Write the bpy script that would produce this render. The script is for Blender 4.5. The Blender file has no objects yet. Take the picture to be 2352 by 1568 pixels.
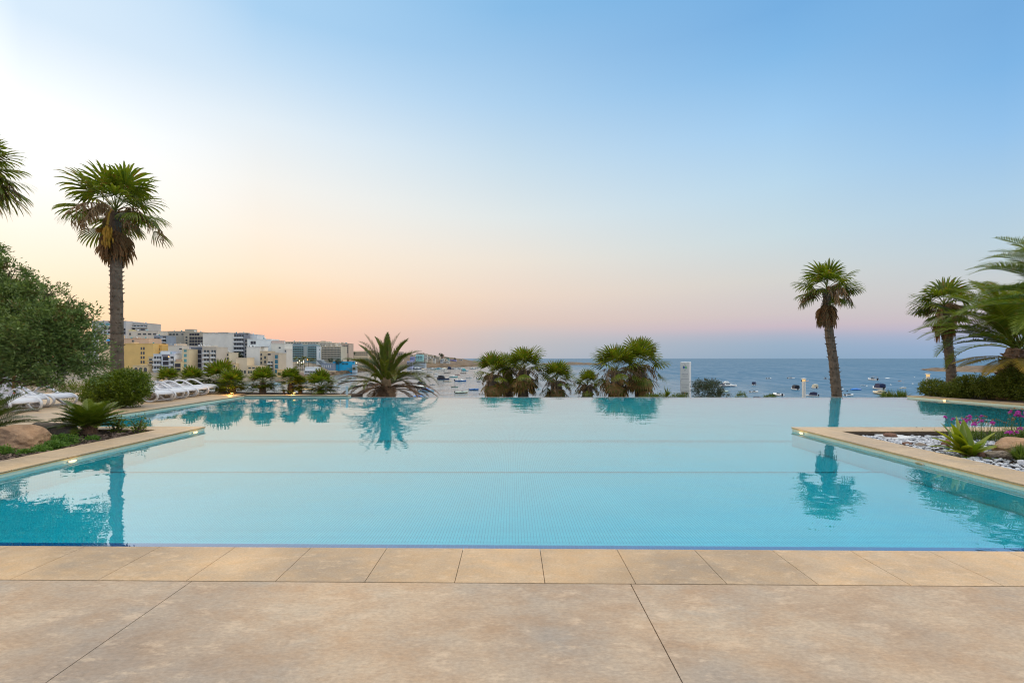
import bpy, math, random
import numpy as np
from mathutils import Vector, Matrix

R = math.radians
F, CX, HY, H = 1045.0, 1176.0, 823.0, 1.5      # camera geometry: focal length, centre column, horizon row, eye height
SEA = -14.5
WZ = -0.015                                     # pool water level
scene = bpy.context.scene
COL = scene.collection
random.seed(4)

# ------------------------------------------------------------------ camera
cam = bpy.data.cameras.new("camera")
cam.lens = 16.0
cam.sensor_width = 36.0
cam.shift_y = 39.0 / 2352.0
cam.clip_start = 0.05
cam.clip_end = 90000.0
camo = bpy.data.objects.new("camera", cam)
camo.location = (0, 0, H)
camo.rotation_euler = (R(90), 0, 0)
COL.objects.link(camo)
scene.camera = camo

# ------------------------------------------------------------------ exposure
scene.view_settings.view_transform = 'Standard'
scene.view_settings.look = 'None'
scene.view_settings.exposure = 0.0
scene.view_settings.gamma = 1.0
scene.view_settings.use_curve_mapping = False
scene.cycles.max_bounces = 10
scene.cycles.transparent_max_bounces = 12
scene.cycles.sample_clamp_indirect = 6.0
scene.cycles.caustics_reflective = False
scene.cycles.caustics_refractive = False
scene.cycles.filter_width = 1.15


def lin(c):
    out = []
    for v in c[:3]:
        v = v / 255.0
        out.append(v / 12.92 if v <= 0.04045 else ((v + 0.055) / 1.055) ** 2.4)
    return (out[0], out[1], out[2], 1.0)


# ------------------------------------------------------------------ sky: dusk glow low on the left, blue on the right
SUN_AZ, SUN_EL = -75.0, 5.0
world = bpy.data.worlds.new("World")
scene.world = world
world.use_nodes = True
wn, wl = world.node_tree.nodes, world.node_tree.links
wn.clear()
w_out = wn.new('ShaderNodeOutputWorld')
sky = wn.new('ShaderNodeTexSky')
sky.sky_type = 'NISHITA'
sky.sun_disc = False
sky.sun_elevation = R(SUN_EL)
sky.sun_rotation = R(SUN_AZ)
sky.air_density = 1.0
sky.dust_density = 0.6
bg1 = wn.new('ShaderNodeBackground')
bg1.inputs['Strength'].default_value = 0.02
wl.new(sky.outputs[0], bg1.inputs['Color'])
tc = wn.new('ShaderNodeTexCoord')
nrm = wn.new('ShaderNodeVectorMath'); nrm.operation = 'NORMALIZE'
wl.new(tc.outputs['Generated'], nrm.inputs[0])
sep = wn.new('ShaderNodeSeparateXYZ')
wl.new(nrm.outputs[0], sep.inputs[0])


def wmath(op, a, b=None, clamp=False):
    n = wn.new('ShaderNodeMath'); n.operation = op; n.use_clamp = clamp
    for i, v in enumerate((a, b)):
        if v is None:
            continue
        if isinstance(v, (int, float)):
            n.inputs[i].default_value = v
        else:
            wl.new(v, n.inputs[i])
    return n.outputs[0]


elev = wmath('DIVIDE', wmath('ARCSINE', sep.outputs['Z']), math.pi / 2, True)
hl = wmath('SQRT', wmath('ADD', wmath('MULTIPLY', sep.outputs['X'], sep.outputs['X']),
                         wmath('ADD', wmath('MULTIPLY', sep.outputs['Y'], sep.outputs['Y']), 1e-6)))
ga = R(SUN_AZ)
tdot = wmath('DIVIDE', wmath('ADD', wmath('MULTIPLY', sep.outputs['X'], math.sin(ga)),
                             wmath('MULTIPLY', sep.outputs['Y'], math.cos(ga))), hl)
ZEN = (2.95, 2.75, 2.45, 1)     # bright overhead sky, above everything the picture shows
SKYGAIN = 1.0
# (picture column, [(row, sRGB)...]) read off the photograph, turned into azimuth and elevation
R2300 = [(823, (130, 163, 198)), (795, (134, 164, 202)), (768, (156, 168, 202)), (748, (186, 175, 198)), (725, (192, 183, 193)), (650, (194, 197, 201)),
         (560, (184, 203, 215)), (450, (170, 201, 225)), (300, (144, 190, 231)), (150, (122, 177, 226)), (20, (114, 169, 220))]
SKYCOLS = [
    (None, -1.0, [(823, (1.5, 1.32, 1.15, 1)), (740, (1.9, 1.68, 1.42, 1)), (600, (2.1, 1.9, 1.62, 1)), (300, (1.9, 1.8, 1.65, 1))]),
    ("r", -0.80, R2300),
    (2300, None, R2300),
    (1800, None, [(823, (134, 166, 194)), (790, (142, 169, 197)), (768, (164, 172, 196)), (750, (194, 178, 194)), (720, (202, 190, 194)), (640, (208, 206, 203)),
                  (540, (197, 214, 221)), (420, (182, 212, 232)), (280, (158, 201, 237)), (120, (127, 182, 229)), (20, (115, 172, 223))]),
    (1176, None, [(823, (176, 182, 193)), (790, (184, 183, 191)), (765, (197, 187, 191)), (740, (218, 193, 185)), (680, (233, 210, 194)), (600, (234, 223, 210)),
                  (500, (222, 228, 228)), (380, (200, 220, 233)), (240, (172, 207, 236)), (120, (152, 195, 232)), (20, (134, 186, 229))]),
    (600, None, [(823, (226, 186, 174)), (780, (240, 186, 166)), (740, (251, 198, 166)), (690, (253, 211, 172)), (620, (252, 227, 199)), (530, (250, 236, 219)),
                 (420, (243, 240, 234)), (280, (226, 236, 243)), (140, (194, 220, 242)), (20, (168, 207, 239))]),
    (50, None, [(823, (250, 190, 150)), (760, (253, 207, 166)), (690, (254, 222, 186)), (600, (254, 236, 212)), (500, (1.0, .93, .82, 1)), (380, (1.06, 1.04, 1.0, 1)),
                (230, (1.0, 1.03, 1.06, 1)), (100, (230, 241, 251)), (20, (214, 232, 248))]),
    (None, 1.0, [(823, (255, 190, 138)), (720, (255, 218, 170)), (550, (1.2, 1.06, .84, 1)), (350, (1.5, 1.45, 1.35, 1)), (100, (1.2, 1.25, 1.3, 1))]),
]
prev, tprev = None, None
for px, t, stops in SKYCOLS:
    if px is None or px == 'r':
        hyp = F if px is None else math.hypot(F, 1124)
    else:
        hyp = math.hypot(F, px - CX)
        az = math.atan2(px - CX, F)
        t = math.cos(az - ga)
    ramp = wn.new('ShaderNodeValToRGB')
    cr = ramp.color_ramp
    cr.interpolation = 'LINEAR'
    pts = []
    for row, c in stops:
        e = math.atan2(HY - row, hyp) / (math.pi / 2)
        pts.append((e, c if len(c) == 4 else lin(c)))
    pts.append((0.60, pts[-1][1]))
    pts.append((0.72, ZEN))
    while len(cr.elements) > 1:
        cr.elements.remove(cr.elements[-1])
    cr.elements[0].position = pts[0][0]
    cr.elements[0].color = pts[0][1]
    for e, c in pts[1:]:
        el = cr.elements.new(e)
        el.color = c
    wl.new(elev, ramp.inputs[0])
    if prev is None:
        prev = ramp.outputs[0]
    else:
        mr = wn.new('ShaderNodeMapRange')
        mr.interpolation_type = 'LINEAR'
        mr.inputs['From Min'].default_value = tprev
        mr.inputs['From Max'].default_value = t
        wl.new(tdot, mr.inputs['Value'])
        mx = wn.new('ShaderNodeMix'); mx.data_type = 'RGBA'
        wl.new(mr.outputs[0], mx.inputs['Factor'])
        wl.new(prev, mx.inputs[6])
        wl.new(ramp.outputs[0], mx.inputs[7])
        prev = mx.outputs[2]
    tprev = t
bg2 = wn.new('ShaderNodeBackground')
bg2.inputs['Strength'].default_value = SKYGAIN
wl.new(prev, bg2.inputs['Color'])
add = wn.new('ShaderNodeAddShader')
wl.new(bg1.outputs[0], add.inputs[0])
wl.new(bg2.outputs[0], add.inputs[1])
wl.new(add.outputs[0], w_out.inputs['Surface'])

# ------------------------------------------------------------------ the low, soft evening sun
sl = bpy.data.lights.new("sun", 'SUN')
sl.energy = 0.5
sl.angle = R(25)
sl.color = (1.0, 0.78, 0.55)
so = bpy.data.objects.new("sun", sl)
sd = Vector((math.sin(R(SUN_AZ)) * math.cos(R(SUN_EL)), math.cos(R(SUN_AZ)) * math.cos(R(SUN_EL)), math.sin(R(SUN_EL))))
so.rotation_euler = (-sd).to_track_quat('-Z', 'Y').to_euler()
so.location = sd * 50
COL.objects.link(so)


# ================================================================== helpers
def at(px, py, D):
    return Vector(((px - CX) / F * D, D, H - (py - HY) / F * D))


def gnd(px, py, z=0.0):
    D = F * (H - z) / (py - HY)
    return Vector(((px - CX) / F * D, D, z))


def tag(o, label=None, cat=None, group=None, kind=None):
    if label: o['label'] = label
    if cat: o['category'] = cat
    if group: o['group'] = group
    if kind: o['kind'] = kind
    return o


def empty(name, loc, label, cat, group=None, rz=0.0):
    o = bpy.data.objects.new(name, None)
    o.empty_display_size = 0.2
    o.location = loc
    o.rotation_euler = (0, 0, rz)
    COL.objects.link(o)
    return tag(o, label, cat, group)


def copy_thing(o, label, group=None):
    c = o.copy(); COL.objects.link(c)
    c['label'] = label
    if group: c['group'] = group
    for ch in list(o.children):
        d = ch.copy(); COL.objects.link(d); d.parent = c
        for g in list(ch.children):
            e = g.copy(); COL.objects.link(e); e.parent = d
    return c


class MB:
    def __init__(s):
        s.v, s.f, s.m = [], [], []

    def add(s, verts, faces, mi=0):
        k = len(s.v)
        s.v.extend([tuple(p) for p in verts])
        s.f.extend([tuple(i + k for i in f) for f in faces])
        s.m.extend([mi] * len(faces))

    def box(s, x0, y0, z0, x1, y1, z1, mi=0, M=None):
        vs = [Vector(p) for p in ((x0, y0, z0), (x1, y0, z0), (x1, y1, z0), (x0, y1, z0), (x0, y0, z1), (x1, y0, z1), (x1, y1, z1), (x0, y1, z1))]
        if M: vs = [M @ p for p in vs]
        s.add(vs, [(0, 3, 2, 1), (4, 5, 6, 7), (0, 1, 5, 4), (1, 2, 6, 5), (2, 3, 7, 6), (3, 0, 4, 7)], mi)

    def prism(s, pts, z0, z1, mi=0):
        n = len(pts)
        a = sum(pts[i][0] * pts[(i + 1) % n][1] - pts[(i + 1) % n][0] * pts[i][1] for i in range(n))
        if a < 0: pts = pts[::-1]
        s.add([(p[0], p[1], z0) for p in pts] + [(p[0], p[1], z1) for p in pts],
              [tuple(range(n - 1, -1, -1)), tuple(range(n, 2 * n))] + [(i, (i + 1) % n, n + (i + 1) % n, n + i) for i in range(n)], mi)

    def tube(s, pts, rad, n=8, mi=0, cap=True, flat=1.0):
        pts = [Vector(p) for p in pts]
        if not hasattr(rad, '__len__'): rad = [rad] * len(pts)
        vs, fs = [], []
        pn = None
        for i, p in enumerate(pts):
            t = (pts[min(i + 1, len(pts) - 1)] - pts[max(i - 1, 0)])
            if t.length < 1e-9: t = Vector((0, 0, 1))
            t.normalize()
            if pn is None:
                a = Vector((0, 0, 1)) if abs(t.z) < .9 else Vector((1, 0, 0))
                pn = (a - t * a.dot(t)).normalized()
            else:
                pn = pn - t * pn.dot(t)
                if pn.length < 1e-6: pn = t.orthogonal()
                pn.normalize()
            b = t.cross(pn)
            for k in range(n):
                an = 2 * math.pi * k / n
                vs.append(p + (pn * math.cos(an) * flat + b * math.sin(an)) * rad[i])
        for i in range(len(pts) - 1):
            for k in range(n):
                fs.append((i * n + k, i * n + (k + 1) % n, (i + 1) * n + (k + 1) % n, (i + 1) * n + k))
        if cap:
            fs.append(tuple(range(n - 1, -1, -1)))
            fs.append(tuple((len(pts) - 1) * n + k for k in range(n)))
        s.add(vs, fs, mi)

    def lathe(s, prof, c=(0, 0, 0), n=16, mi=0):
        vs, fs = [], []
        for r, z in prof:
            for k in range(n):
                an = 2 * math.pi * k / n
                vs.append((c[0] + r * math.cos(an), c[1] + r * math.sin(an), c[2] + z))
        for i in range(len(prof) - 1):
            for k in range(n):
                fs.append((i * n + k, i * n + (k + 1) % n, (i + 1) * n + (k + 1) % n, (i + 1) * n + k))
        fs.append(tuple(range(n - 1, -1, -1)))
        fs.append(tuple((len(prof) - 1) * n + k for k in range(n)))
        s.add(vs, fs, mi)

    def loft(s, rings, mi=0, closed=False, cap=True):
        n = len(rings[0]); vs = [p for r in rings for p in r]; fs = []
        for i in range(len(rings) - 1):
            for k in range(n if closed else n - 1):
                fs.append((i * n + k, i * n + (k + 1) % n, (i + 1) * n + (k + 1) % n, (i + 1) * n + k))
        if cap and closed:
            fs.append(tuple(range(n - 1, -1, -1)))
            fs.append(tuple((len(rings) - 1) * n + k for k in range(n)))
        s.add(vs, fs, mi)

    def mesh(s, name, mats, smooth=False):
        me = bpy.data.meshes.new(name)
        me.from_pydata(s.v, [], s.f)
        for m in (mats if isinstance(mats, (list, tuple)) else [mats]):
            me.materials.append(m)
        if any(s.m): me.polygons.foreach_set('material_index', s.m)
        if smooth: me.polygons.foreach_set('use_smooth', [True] * len(s.f))
        me.update()
        return me

    def build(s, name, mats, parent=None, smooth=False, loc=None):
        o = bpy.data.objects.new(name, s.mesh(name, mats, smooth))
        COL.objects.link(o)
        if parent: o.parent = parent
        if loc is not None: o.location = loc
        return o


def structure(mb, name, mats, smooth=False):
    return tag(mb.build(name, mats, None, smooth), None, None, None, 'structure')


# ------------------------------------------------------------------ materials
def newmat(name):
    m = bpy.data.materials.new(name); m.use_nodes = True
    nt = m.node_tree
    for n in list(nt.nodes): nt.nodes.remove(n)
    return m, nt.nodes, nt.links


def nd(N, t, **kw):
    n = N.new(t)
    for k, v in kw.items(): setattr(n, k, v)
    return n


def mixc(N, L, fac, a, b, blend='MIX'):
    n = N.new('ShaderNodeMix'); n.data_type = 'RGBA'; n.blend_type = blend
    for i, v in ((0, fac), (6, a), (7, b)):
        if isinstance(v, (int, float)): n.inputs[i].default_value = v
        elif isinstance(v, (tuple, list)): n.inputs[i].default_value = (v[0], v[1], v[2], 1)
        else: L.new(v, n.inputs[i])
    return n.outputs[2]


def noise(N, L, scale, detail=4, rough=0.55, coord='Object', stretch=None, w=0.0):
    t = N.new('ShaderNodeTexCoord')
    src = t.outputs[coord]
    if stretch or w:
        mp = N.new('ShaderNodeMapping')
        if stretch: mp.inputs['Scale'].default_value = stretch
        mp.inputs['Location'].default_value = (w, w * 1.7, w * .3)
        L.new(src, mp.inputs[0]); src = mp.outputs[0]
    n = N.new('ShaderNodeTexNoise')
    n.inputs['Scale'].default_value = scale
    n.inputs['Detail'].default_value = detail
    n.inputs['Roughness'].default_value = rough
    L.new(src, n.inputs['Vector'])
    return n.outputs['Fac']


def rampf(N, L, fac, a, b, lo=0.0, hi=1.0):
    n = N.new('ShaderNodeMapRange')
    n.inputs['From Min'].default_value = a; n.inputs['From Max'].default_value = b
    n.inputs['To Min'].default_value = lo; n.inputs['To Max'].default_value = hi
    L.new(fac, n.inputs['Value'])
    return n.outputs[0]


_mc = {}


def paint(col, rough=0.5, var=0.12, scale=3.0, bump=0.0, metal=0.0, spec=0.5, name=None, island=0.0):
    """plain surface with a little mottling"""
    key = (tuple(round(c, 4) for c in col[:3]), rough, var, scale, bump, metal, spec, island)
    if key in _mc: return _mc[key]
    m, N, L = newmat(name or 'paint')
    o = nd(N, 'ShaderNodeOutputMaterial'); p = nd(N, 'ShaderNodeBsdfPrincipled')
    L.new(p.outputs[0], o.inputs[0])
    c = col[:3]
    nz = noise(N, L, scale, 5, .6)
    f = rampf(N, L, nz, .3, .7)
    cc = mixc(N, L, f, tuple(v * (1 - var) for v in c), tuple(min(1, v * (1 + var)) for v in c))
    if island:
        g = nd(N, 'ShaderNodeNewGeometry')
        cc = mixc(N, L, 1.0, cc, mixc(N, L, g.outputs['Random Per Island'], (1 - island,) * 3, (1 + island,) * 3), 'MULTIPLY')
    L.new(cc, p.inputs['Base Color'])
    p.inputs['Roughness'].default_value = rough
    p.inputs['Metallic'].default_value = metal
    p.inputs['Specular IOR Level'].default_value = spec
    if bump:
        b = nd(N, 'ShaderNodeBump'); b.inputs['Strength'].default_value = bump; b.inputs['Distance'].default_value = .02
        L.new(noise(N, L, scale * 6, 6, .65), b.inputs['Height']); L.new(b.outputs[0], p.inputs['Normal'])
    _mc[key] = m
    return m


def leafmat(name, a, b, dead=None, deadamt=0.0, trans=0.3, rough=0.45):
    m, N, L = newmat(name)
    o = nd(N, 'ShaderNodeOutputMaterial')
    g = nd(N, 'ShaderNodeNewGeometry')
    c = mixc(N, L, g.outputs['Random Per Island'], a, b)
    big = rampf(N, L, noise(N, L, 2.2, 3), .35, .65)
    c = mixc(N, L, big, c, mixc(N, L, 1.0, c, (.72, .78, .7), 'MULTIPLY'))
    if dead:
        f = rampf(N, L, noise(N, L, 5.0, 2, w=7.0), .62 - deadamt * .3, .72 - deadamt * .3)
        c = mixc(N, L, f, c, dead)
    p = nd(N, 'ShaderNodeBsdfPrincipled'); L.new(c, p.inputs['Base Color'])
    p.inputs['Roughness'].default_value = rough
    p.inputs['Specular IOR Level'].default_value = .35
    t = nd(N, 'ShaderNodeBsdfTranslucent')
    L.new(mixc(N, L, 1.0, c, (1.5, 1.5, .6), 'MULTIPLY'), t.inputs['Color'])
    mx = nd(N, 'ShaderNodeMixShader'); mx.inputs[0].default_value = trans
    L.new(p.outputs[0], mx.inputs[1]); L.new(t.outputs[0], mx.inputs[2]); L.new(mx.outputs[0], o.inputs[0])
    return m


def emit(col, s, name='lit'):
    key = ('e', tuple(col), s)
    if key in _mc: return _mc[key]
    m, N, L = newmat(name)
    o = nd(N, 'ShaderNodeOutputMaterial'); e = nd(N, 'ShaderNodeEmission')
    e.inputs[0].default_value = (*col[:3], 1); e.inputs[1].default_value = s
    L.new(e.outputs[0], o.inputs[0])
    _mc[key] = m
    return m


def stonemat(name, a, b, c, scale=1.0, rough=.6, bump=.15, dark=(.2, .15, .1), veins=.25, island=.06):
    """mottled limestone / stamped concrete"""
    m, N, L = newmat(name)
    o = nd(N, 'ShaderNodeOutputMaterial'); p = nd(N, 'ShaderNodeBsdfPrincipled')
    L.new(p.outputs[0], o.inputs[0])
    n1 = rampf(N, L, noise(N, L, 1.3 * scale, 6, .62), .36, .64)
    n2 = rampf(N, L, noise(N, L, 3.1 * scale, 8, .7, stretch=(1, 1.8, 1), w=3.3), .4, .66)
    n3 = rampf(N, L, noise(N, L, 34 * scale, 6, .75, stretch=(1, 2.0, 1)), .3, .75)
    n4 = rampf(N, L, noise(N, L, 9 * scale, 9, .8, stretch=(1, 2.6, 1), w=9.1), .6, .72)
    cc = mixc(N, L, n1, a, b)
    cc = mixc(N, L, n2, cc, c)
    cc = mixc(N, L, 1.0, cc, mixc(N, L, n3, (.74, .73, .72), (1.2, 1.2, 1.19)), 'MULTIPLY')
    n0 = rampf(N, L, noise(N, L, .55 * scale, 5, .6, w=5.5), .34, .66)
    cc = mixc(N, L, 1.0, cc, mixc(N, L, n0, (.70, .73, .80), (1.18, 1.13, 1.05)), 'MULTIPLY')
    n5 = rampf(N, L, noise(N, L, 60 * scale, 4, .7, stretch=(1, 1.5, 1), w=1.3), .62, .74, 0, .55)
    cc = mixc(N, L, n5, cc, tuple(.45 * v for v in b))
    n6 = rampf(N, L, noise(N, L, 5 * scale, 7, .75, stretch=(1, 2.2, 1), w=6.1), .54, .68, 0, .5)
    cc = mixc(N, L, n6, cc, tuple(min(1, 1.3 * v) for v in a))
    vf = nd(N, 'ShaderNodeMath', operation='MULTIPLY'); L.new(n4, vf.inputs[0]); vf.inputs[1].default_value = veins
    cc = mixc(N, L, vf.outputs[0], cc, dark)
    if island:
        g = nd(N, 'ShaderNodeNewGeometry')
        cc = mixc(N, L, 1.0, cc, mixc(N, L, g.outputs['Random Per Island'], (1 - island,) * 3, (1 + island,) * 3), 'MULTIPLY')
    L.new(cc, p.inputs['Base Color'])
    p.inputs['Roughness'].default_value = rough
    p.inputs['Specular IOR Level'].default_value = .3
    b_ = nd(N, 'ShaderNodeBump'); b_.inputs['Strength'].default_value = bump; b_.inputs['Distance'].default_value = .01
    L.new(noise(N, L, 26 * scale, 8, .75), b_.inputs['Height']); L.new(b_.outputs[0], p.inputs['Normal'])
    return m


def tilemat(name, a, b, grout, size=.036, gap=.10, rough=.25):
    m, N, L = newmat(name)
    o = nd(N, 'ShaderNodeOutputMaterial'); p = nd(N, 'ShaderNodeBsdfPrincipled')
    L.new(p.outputs[0], o.inputs[0])
    t = nd(N, 'ShaderNodeTexCoord')
    sv = nd(N, 'ShaderNodeVectorMath', operation='SCALE'); sv.inputs['Scale'].default_value = 1 / size
    L.new(t.outputs['Object'], sv.inputs[0])
    fr = nd(N, 'ShaderNodeVectorMath', operation='FRACTION'); L.new(sv.outputs[0], fr.inputs[0])
    fl = nd(N, 'ShaderNodeVectorMath', operation='FLOOR'); L.new(sv.outputs[0], fl.inputs[0])
    s = nd(N, 'ShaderNodeSeparateXYZ'); L.new(fr.outputs[0], s.inputs[0])
    geo = nd(N, 'ShaderNodeNewGeometry')
    sn = nd(N, 'ShaderNodeSeparateXYZ'); L.new(geo.outputs['Normal'], sn.inputs[0])

    def gline(axis):
        c = nd(N, 'ShaderNodeMath', operation='LESS_THAN'); L.new(s.outputs[axis], c.inputs[0]); c.inputs[1].default_value = gap
        ab = nd(N, 'ShaderNodeMath', operation='ABSOLUTE'); L.new(sn.outputs[axis], ab.inputs[0])
        lt = nd(N, 'ShaderNodeMath', operation='LESS_THAN'); L.new(ab.outputs[0], lt.inputs[0]); lt.inputs[1].default_value = .7
        mm = nd(N, 'ShaderNodeMath', operation='MULTIPLY'); L.new(c.outputs[0], mm.inputs[0]); L.new(lt.outputs[0], mm.inputs[1])
        return mm.outputs[0]
    m1 = nd(N, 'ShaderNodeMath', operation='MAXIMUM'); L.new(gline('X'), m1.inputs[0]); L.new(gline('Y'), m1.inputs[1])
    m2 = nd(N, 'ShaderNodeMath', operation='MAXIMUM'); L.new(m1.outputs[0], m2.inputs[0]); L.new(gline('Z'), m2.inputs[1])
    wn_ = nd(N, 'ShaderNodeTexWhiteNoise'); L.new(fl.outputs[0], wn_.inputs['Vector'])
    cc = mixc(N, L, wn_.outputs['Value'], a, b)
    big = rampf(N, L, noise(N, L, .9, 5), .3, .7)
    cc = mixc(N, L, 1.0, cc, mixc(N, L, big, (.9, .93, .93), (1.05, 1.03, 1.03)), 'MULTIPLY')
    cc = mixc(N, L, m2.outputs[0], cc, grout)
    L.new(cc, p.inputs['Base Color']); p.inputs['Roughness'].default_value = rough
    return m


def watermat(name, tint, power, ripple, scale, gloss=(.97, .98, 1)):
    """still pool water: a clear tinted sheet that mirrors the sky by its Fresnel reflectance"""
    m, N, L = newmat(name)
    o = nd(N, 'ShaderNodeOutputMaterial')
    tr = nd(N, 'ShaderNodeBsdfTransparent'); tr.inputs[0].default_value = (*tint, 1)
    gl = nd(N, 'ShaderNodeBsdfGlossy'); gl.inputs['Roughness'].default_value = 0.0; gl.inputs['Color'].default_value = (*gloss, 1)
    fr = nd(N, 'ShaderNodeFresnel'); fr.inputs['IOR'].default_value = 1.33
    pw = nd(N, 'ShaderNodeMath', operation='MULTIPLY_ADD'); L.new(fr.outputs[0], pw.inputs[0]); pw.inputs[1].default_value = power; pw.inputs[2].default_value = .23
    mx = nd(N, 'ShaderNodeMixShader')
    L.new(pw.outputs[0], mx.inputs[0]); L.new(tr.outputs[0], mx.inputs[1]); L.new(gl.outputs[0], mx.inputs[2])
    L.new(mx.outputs[0], o.inputs[0])
    b = nd(N, 'ShaderNodeBump'); b.inputs['Strength'].default_value = 1.0; b.inputs['Distance'].default_value = ripple
    n1 = noise(N, L, scale, 3, .5, stretch=(.8, 1.0, 1))
    patch = rampf(N, L, noise(N, L, .35, 2, w=2.0), .38, .62, .25, 1.0)
    mm = nd(N, 'ShaderNodeMath', operation='MULTIPLY'); L.new(n1, mm.inputs[0]); L.new(patch, mm.inputs[1])
    L.new(mm.outputs[0], b.inputs['Height'])
    L.new(b.outputs[0], gl.inputs['Normal'])
    return m
# ================================================================== the setting: sea, land, terrace, pool
M_DECK = stonemat('stamped_concrete', (.52, .39, .27), (.43, .35, .27), (.44, .30, .19), scale=.9, rough=.55, bump=.25, dark=(.22, .15, .09), veins=.62, island=.03)
M_COPE = stonemat('limestone_coping', (.56, .40, .25), (.49, .36, .235), (.55, .365, .20), scale=1.6, rough=.5, bump=.22, dark=(.26, .16, .08), veins=.85, island=.09)
M_COPE2 = stonemat('limestone_edge', (.54, .40, .26), (.48, .36, .24), (.52, .375, .22), scale=1.2, rough=.5, bump=.15, dark=(.30, .20, .11), veins=.4, island=.05)
M_JOINT = paint((.07, .05, .04), .9)
M_TILE = tilemat('pale_mosaic', (.55, .66, .56), (.66, .72, .58), (.68, .64, .50), .036, .12)
M_BASIN = tilemat('basin_mosaic', (.75, .98, .99), (.85, 1.0, 1.0), (.55, .85, .90), .036, .10)
M_EDGE_GLOW = paint((.66, .42, .17), .5, .18, 6, .2, name='edge_glow_strip')  # lamp glow along the coping edge, given as a colour
M_FLOOR = tilemat('aqua_mosaic', (.50, .86, .93), (.60, .91, .96), (.08, .30, .42), .031, .14)
M_SHELF = tilemat('sky_mosaic', (.50, .74, .86), (.58, .80, .90), (.70, .78, .84), .036, .10)
M_BLUE = tilemat('cobalt_mosaic', (.0, .06, .30), (.004, .09, .38), (.08, .2, .5), .036, .10)
M_LINE = tilemat('slate_mosaic', (.03, .07, .12), (.05, .10, .15), (.06, .1, .15), .036, .10)
M_SOIL = stonemat('soil', (.07, .045, .03), (.10, .07, .05), (.05, .035, .03), scale=3, rough=.9, bump=.9, dark=(.2, .15, .11), veins=.6, island=0)
M_DARKW = paint((.07, .05, .035), .85, .3, 5, .3)
M_HILL = stonemat('scrub_hill', (.10, .09, .05), (.16, .13, .09), (.07, .08, .03), scale=.25, rough=.9, bump=.6, dark=(.05, .06, .02), veins=.6, island=0)
M_ROCKSHORE = stonemat('shore_rock', (.19, .13, .085), (.12, .095, .065), (.24, .175, .115), scale=.06, rough=.9, bump=.9, dark=(.08, .065, .05), veins=.7, island=0)
M_CITY = stonemat('city_land', (.30, .25, .19), (.24, .21, .17), (.20, .17, .12), scale=.05, rough=.9, bump=.4, dark=(.09, .09, .05), veins=.7, island=0)

# sea: one sheet to the horizon; calm inside the bay, choppier in the open water to the right
m, N, L = newmat('sea_water')
o_ = nd(N, 'ShaderNodeOutputMaterial')
df = nd(N, 'ShaderNodeBsdfDiffuse'); gl = nd(N, 'ShaderNodeBsdfGlossy')
tc_ = nd(N, 'ShaderNodeTexCoord'); sx_ = nd(N, 'ShaderNodeSeparateXYZ'); L.new(tc_.outputs['Object'], sx_.inputs[0])
wob = nd(N, 'ShaderNodeMath', operation='MULTIPLY_ADD'); L.new(noise(N, L, .006, 3), wob.inputs[0]); wob.inputs[1].default_value = 160; L.new(sx_.outputs['X'], wob.inputs[2])
ropen = nd(N, 'ShaderNodeMath', operation='MAXIMUM')
L.new(rampf(N, L, wob.outputs[0], 10, 240), ropen.inputs[0]); L.new(rampf(N, L, sx_.outputs['Y'], 900, 1900), ropen.inputs[1])
streak = rampf(N, L, noise(N, L, .02, 5, .65, stretch=(.12, 1.0, 1), w=2.0), .35, .65, -.10, .10)
rf = nd(N, 'ShaderNodeMath', operation='ADD', use_clamp=True); L.new(ropen.outputs[0], rf.inputs[0]); L.new(streak, rf.inputs[1])
L.new(mixc(N, L, ropen.outputs[0], (.05, .13, .17), (.014, .105, .20)), df.inputs['Color'])
L.new(rampf(N, L, rf.outputs[0], 0, 1, .10, .30), gl.inputs['Roughness'])
b1 = nd(N, 'ShaderNodeBump'); b1.inputs['Strength'].default_value = 1.0; b1.inputs['Distance'].default_value = .75
L.new(noise(N, L, .24, 5, .65, stretch=(.55, 1.0, 1)), b1.inputs['Height'])
b2 = nd(N, 'ShaderNodeBump'); b2.inputs['Strength'].default_value = .8; b2.inputs['Distance'].default_value = 2.0
L.new(noise(N, L, .06, 3, .6, stretch=(.4, 1.0, 1), w=4.0), b2.inputs['Height'])
L.new(b1.outputs[0], b2.inputs['Normal']); L.new(b2.outputs[0], gl.inputs['Normal'])
g1 = noise(N, L, .30, 3, .6, stretch=(1, .30, 1), w=1.0); g2 = noise(N, L, .09, 4, .65, stretch=(1, .16, 1), w=6.0)  # light and dark of wave facets, put into the reflection mix as grain
gs = nd(N, 'ShaderNodeMath', operation='ADD'); L.new(rampf(N, L, g1, .36, .64, -.5, .5), gs.inputs[0]); L.new(rampf(N, L, g2, .36, .64, -.5, .5), gs.inputs[1])
ga_ = nd(N, 'ShaderNodeMath', operation='MULTIPLY'); L.new(gs.outputs[0], ga_.inputs[0]); L.new(rampf(N, L, ropen.outputs[0], 0, 1, .10, .17), ga_.inputs[1])
gf = nd(N, 'ShaderNodeMath', operation='ADD', use_clamp=True); L.new(rampf(N, L, rf.outputs[0], 0, 1, .84, .30), gf.inputs[0]); L.new(ga_.outputs[0], gf.inputs[1])
mx = nd(N, 'ShaderNodeMixShader'); L.new(gf.outputs[0], mx.inputs[0])
L.new(df.outputs[0], mx.inputs[1]); L.new(gl.outputs[0], mx.inputs[2]); L.new(mx.outputs[0], o_.inputs[0])
M_SEA = m
mb = MB()
mb.add([(-40000, 60, SEA), (40000, 60, SEA), (40000, 60000, SEA), (-40000, 60000, SEA)], [(0, 1, 2, 3)])
structure(mb, 'sea', M_SEA)


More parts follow.
